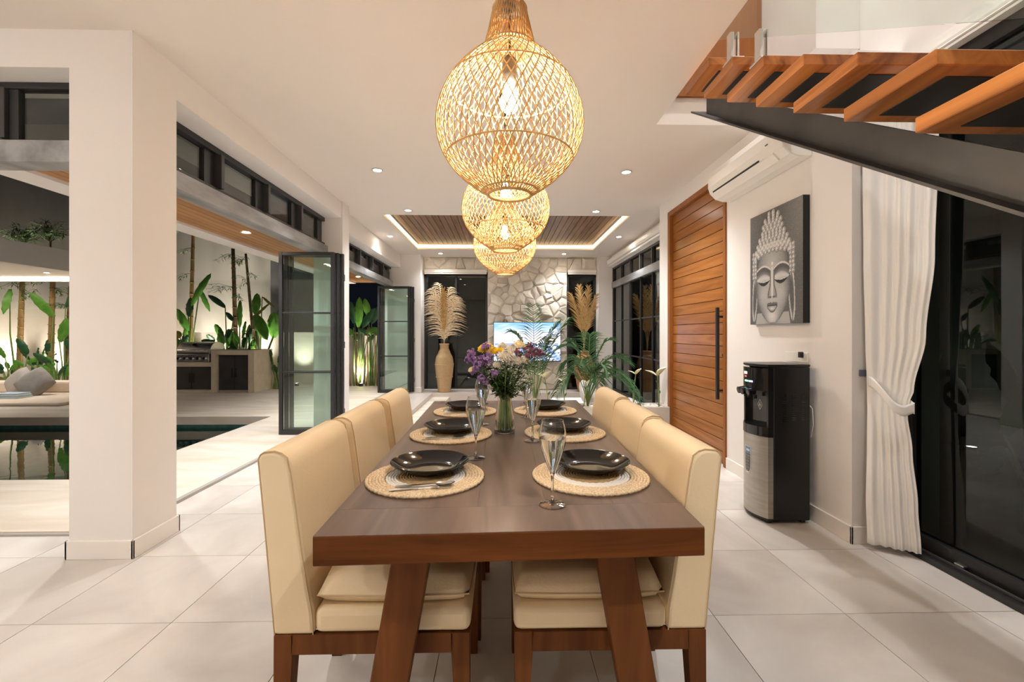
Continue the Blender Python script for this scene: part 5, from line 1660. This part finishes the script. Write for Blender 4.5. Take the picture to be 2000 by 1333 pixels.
banana('plant with a raised pointed leaf behind the barbecue lid', g3, foot(444,Y), [px_leaf(440,601,406,573,11,Y,'leafd'), px_leaf(455,627,441,608,9,Y,'leafd'), px_leaf(436,665,420,630,13,Y,'leafg',-.1), px_leaf(442,668,448,640,14,Y,'leafd',-.1), px_leaf(418,668,404,652,11,Y,'leafd',-.2), px_leaf(432,680,440,654,12,Y,'leafd',-.2)])
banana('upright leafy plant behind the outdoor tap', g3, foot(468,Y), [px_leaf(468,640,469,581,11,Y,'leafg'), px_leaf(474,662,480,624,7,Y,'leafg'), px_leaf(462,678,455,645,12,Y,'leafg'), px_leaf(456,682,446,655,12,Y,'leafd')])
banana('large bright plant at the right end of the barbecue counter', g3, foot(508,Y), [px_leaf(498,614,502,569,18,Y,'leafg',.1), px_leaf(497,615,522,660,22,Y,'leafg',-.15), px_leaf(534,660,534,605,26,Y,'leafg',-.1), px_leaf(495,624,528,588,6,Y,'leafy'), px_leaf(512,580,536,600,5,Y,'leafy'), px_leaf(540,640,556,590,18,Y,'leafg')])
def culm(name, label, u0, v0, u1, v1, y, r, m, twigs, seed):
    rp = random.Random(seed)
    a = at(u0, v0, y); b = at(u1, v1, y)
    if b.z > .1:
        k = (b.z-.0)/(a.z-b.z); b = b+(b-a)*k
    t = thing('bamboo', label, 'bamboo', (b.x, y, .0))
    N = 14; pts = []; rad = []
    for i in range(N+1):
        p = b.lerp(a, i/N); pts.append(p); rad.append(r*(1-.35*i/N))
    MB().tube(pts, rad, 8).build('culm', m, t, world=True, smooth=True)
    nd = MB()
    for i in range(1, N):
        nd.ring([pts[i]+Vector((rad[i]*1.12*math.cos(q*PI/4), rad[i]*1.12*math.sin(q*PI/4), 0)) for q in range(8)], r*.16, 5)
    nd.build('node_rings', m, t, world=True)['kind'] = 'stuff'
    mb = MB()
    for (f, dx, n_) in twigs:
        p = b.lerp(a, f)
        for k in range(n_):
            e = p+Vector((dx*rp.uniform(.5,1.1), rp.uniform(-.25,.02), rp.uniform(-.18,.18)))
            mb.tube([p, p.lerp(e,.5)+Vector((0,0,.05)), e], .003, 4)
            for q in range(16):
                s = p.lerp(e, rp.uniform(.2,1)); an = rp.uniform(0,2*PI)
                leaf_simple(mb, s, Vector((math.cos(an), math.sin(an)*.6, rp.uniform(-.7,.3))), rp.uniform(.09,.17), .010)
    o = mb.build('twigs', W['bleaf'], t, world=True, fix=False); o['kind'] = 'stuff'
culm('bamboo','thick bamboo culm left of the long pointed leaf',378,440,372,664,11.0,.055,W['culm'],[(.97,-.45,3),(.86,-.5,3),(.7,-.5,2)],1)
culm('bamboo','dark bamboo culm behind the barbecue lid',455,486,461,682,11.0,.06,W['culm2'],[(.96,-.4,2),(.72,-.6,4),(.66,.3,3),(.9,.3,2)],2)
culm('bamboo','slender leaning bamboo culm above the outdoor tap',480,496,497,684,11.0,.042,W['culm2'],[(.95,-.3,3),(.8,-.3,2),(.85,.3,2)],3)
culm('bamboo','brown bamboo culm behind the left of the daybed',43,520,36,748,10.6,.05,W['culm'],[(.75,.5,3),(.85,-.4,3)],4)
culm('bamboo','second brown bamboo culm beside it behind the daybed',47,530,40,748,10.7,.035,W['culm'],[(.8,.4,2)],5)
culm('bamboo','thick ringed bamboo culm near the white pillar',104,510,98,748,10.6,.065,W['culm'],[(.78,.5,4),(.86,-.5,4),(.95,.4,3)],6)
culm('bamboo','bamboo culm half hidden by the white pillar',137,560,128,748,10.7,.05,W['culm2'],[(.8,-.5,4)],7)
def clump(label, u, y, n, h, spread, lw, seed, mats=('leafg','leafd')):
    rp = random.Random(seed); f = Vector(foot(u, y)); lv = []
    for k in range(n):
        a = rp.uniform(-1.1,1.1); hh = h*rp.uniform(.35,.8)
        p = f+Vector((math.sin(a)*spread*.5, rp.uniform(-.12,.12), hh)); q = p+Vector((math.sin(a)*spread*rp.uniform(.4,.9), rp.uniform(-.15,.05), h*rp.uniform(.12,.4)))
        lv.append((p, q, lw*rp.uniform(.7,1.2), mats[k % len(mats)]))
    banana(label, g3, tuple(f), lv)
clump('low leafy clump behind the daybed near the pillar', 112, 10.5, 9, .75, .42, .13, 1)
clump('low leafy clump at the foot of the wall at far left', 12, 10.5, 8, .55, .45, .12, 2)
clump('narrow leafed clump behind the daybed cushions', 72, 10.6, 8, .85, .30, .07, 3)
clump('leafy clump left of the barbecue lid', 352, 10.7, 9, 1.45, .40, .14, 4, ('leafg','leafd','leafy'))
clump('leafy clump between the barbecue lid and the tap', 436, 10.7, 9, 1.35, .45, .15, 5)
clump('leafy clump behind the outdoor tap', 478, 10.75, 8, 1.4, .35, .12, 6, ('leafd','leafg'))
clump('low leafy plant at the right side of the outdoor counter', 541, 10.3, 10, .95, .30, .09, 7)
# small trees high against the boundary wall
def shrub(label, u, v, y, s, seed):
    rp = random.Random(seed); c = at(u, v, y)
    t = thing('bamboo_shrub', label, 'shrub', (c.x, y, 0))
    MB().tube([(c.x,y,0),(c.x+.03,y,c.z*.5),(c.x,y,c.z+s*.3)], .02, 6).build('stem', W['culm2'], t, world=True)
    mb = MB()
    for k in range(26):
        a = rp.uniform(-1.25,1.25); e = Vector((c.x+math.sin(a)*s*rp.uniform(.5,1), y+rp.uniform(-.3,.3), c.z-.2*s+math.cos(a)*s*rp.uniform(.4,1.0)))
        p = Vector((c.x, y, c.z-.5*s))
        mb.tube([p, p.lerp(e,.6)+Vector((0,0,.06)), e], .004, 4)
        for q in range(18):
            w_ = p.lerp(e, rp.uniform(.35,1)); an = rp.uniform(0,2*PI)
            leaf_simple(mb, w_, Vector((math.cos(an), math.sin(an)*.5, rp.uniform(-.5,.3))), rp.uniform(.12,.24), .013)
    o = mb.build('foliage', W['bleaf'], t, world=True, fix=False); o['kind'] = 'stuff'
shrub('dark bamboo shrub above the gazebo roof at far left', 42, 462, 11.42, .40, 1)
shrub('taller bamboo shrub above the gazebo roof beside the pillar', 98, 455, 11.42, .46, 2)
# clump in the side garden seen through the lounge doors
Y = 10.9
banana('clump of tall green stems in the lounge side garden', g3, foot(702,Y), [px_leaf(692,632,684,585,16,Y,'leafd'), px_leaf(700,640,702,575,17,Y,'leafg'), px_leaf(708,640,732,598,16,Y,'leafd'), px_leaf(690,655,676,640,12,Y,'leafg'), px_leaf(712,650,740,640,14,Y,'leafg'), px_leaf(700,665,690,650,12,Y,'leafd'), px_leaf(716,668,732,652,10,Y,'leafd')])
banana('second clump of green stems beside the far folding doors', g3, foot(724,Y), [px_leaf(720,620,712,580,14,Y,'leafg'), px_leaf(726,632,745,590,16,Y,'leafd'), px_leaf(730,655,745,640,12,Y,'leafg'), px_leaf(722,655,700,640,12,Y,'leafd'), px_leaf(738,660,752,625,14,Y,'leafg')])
for k, (u, mk) in enumerate(((684,'culm'),(692,'gstem'),(699,'culm'),(707,'gstem'),(715,'culm'),(722,'gstem'),(731,'gstem'),(737,'culm'))):
    a = at(u, 752, 10.8); b = at(u+rnd.uniform(-8,8), 650+rnd.uniform(-10,10), 10.85)
    o = MB().tube([(a.x,10.8,.02), a.lerp(b,.5)+Vector((rnd.uniform(-.03,.03),0,0)), b], [.022,.018,.012], 6).build('plant_stem', W[mk], None, smooth=True)
    tag(o, 'thin upright stem beside the lounge doors, %s from the left' % ('first','second','third','fourth','fifth','sixth','seventh','last')[k], 'stem', 'thin upright stems in the side garden')

# garden uplights
UPLENS = emit('uplight_lens', (1,.9,.75), 12)
def uplight(x, y, tilt, w, label, cone=74):
    t = thing('garden_uplight', label, 'garden light', (x, y, .02), group='small garden uplights at the plant bases')
    MB().lathe([(.05,0),(.05,.06),(.045,.07)], 18, cap1=False).build('housing', W['black'], t)
    MB().lathe([(.0005,.062),(.044,.063)], 18, cap0=False, cap1=False).build('lens', UPLENS, t)
    L_ = bpy.data.lights.new('uplight_beam', 'SPOT'); L_.energy = UP_W*w; L_.color = UP_COL; L_.spot_size = math.radians(cone); L_.spot_blend = .9; L_.shadow_soft_size = .04
    o = bpy.data.objects.new('uplight_beam', L_); COL.objects.link(o); o.parent = t; o.location = (0,0,.09); o.rotation_euler = (PI-tilt, 0, 0)
ul = 'small garden uplight at the foot of the wall plants'
for x, y, w, l in ((-11.9,10.75,1.6,'at the far left end of the white garden wall'),(-10.6,10.75,1.3,'behind the daybed cushions'),(-9.3,10.75,1.3,'behind the daybed near the pillar'),(-7.9,10.75,1.0,'hidden behind the corner pillar'),(-6.9,10.6,1.2,'behind the barbecue'),(-5.85,10.7,1.6,'behind the outdoor tap'),(-4.9,10.85,.8,'right of the outdoor counter'),(-3.35,10.75,1.6,'in the clump beside the lounge doors')):
    uplight(x, y, .22 if x < -3.5 else .1, w, 'small garden uplight '+l)
for x, w_ in ((-8.0,2.2),(-7.3,3.0),(-6.6,3.0),(-12.7,3.0)):  # unseen washers, added to brighten the concrete boundary wall
    uplight(x, 11.62, .08, w_, 'small added wall washing light behind the low garden wall, %s' % {-8.0:'left of the barbecue',-7.3:'behind the barbecue',-6.6:'behind the outdoor counter',-12.7:'far left behind the daybed'}[x], 62 if x > -9 else 120)
# courtyard plant beyond the right glass
cp = at(1985, 960, 2.75)
banana('potted plant with large leaves outside the right glass wall', None, (3.35,2.75,0), [((3.15,2.75,.55),(2.95,2.70,.42),.13,'leafd'),((3.2,2.8,.62),(3.35,2.75,.95),.16,'leafg'),((3.3,2.7,.7),(3.6,2.6,.8),.16,'leafd'),((3.3,2.8,.8),(3.2,2.9,1.25),.16,'leafd')])
banana('tall dark plant in the courtyard behind the curtain reflection', None, (4.6,5.2,0), [((4.55,5.2,1.2),(4.3,5.1,1.7),.2,'leafd'),((4.65,5.2,1.3),(4.9,5.1,1.9),.2,'leafg'),((4.6,5.2,.9),(4.2,5.1,1.2),.2,'leafd'),((4.6,5.1,.8),(5.0,5.0,1.1),.2,'leafd')])
uplight(4.9, 4.6, .2, .25, 'small garden uplight in the dark courtyard outside the right glass')
uplight(-.9, 12.1, .2, .12, 'small garden uplight behind the back windows')
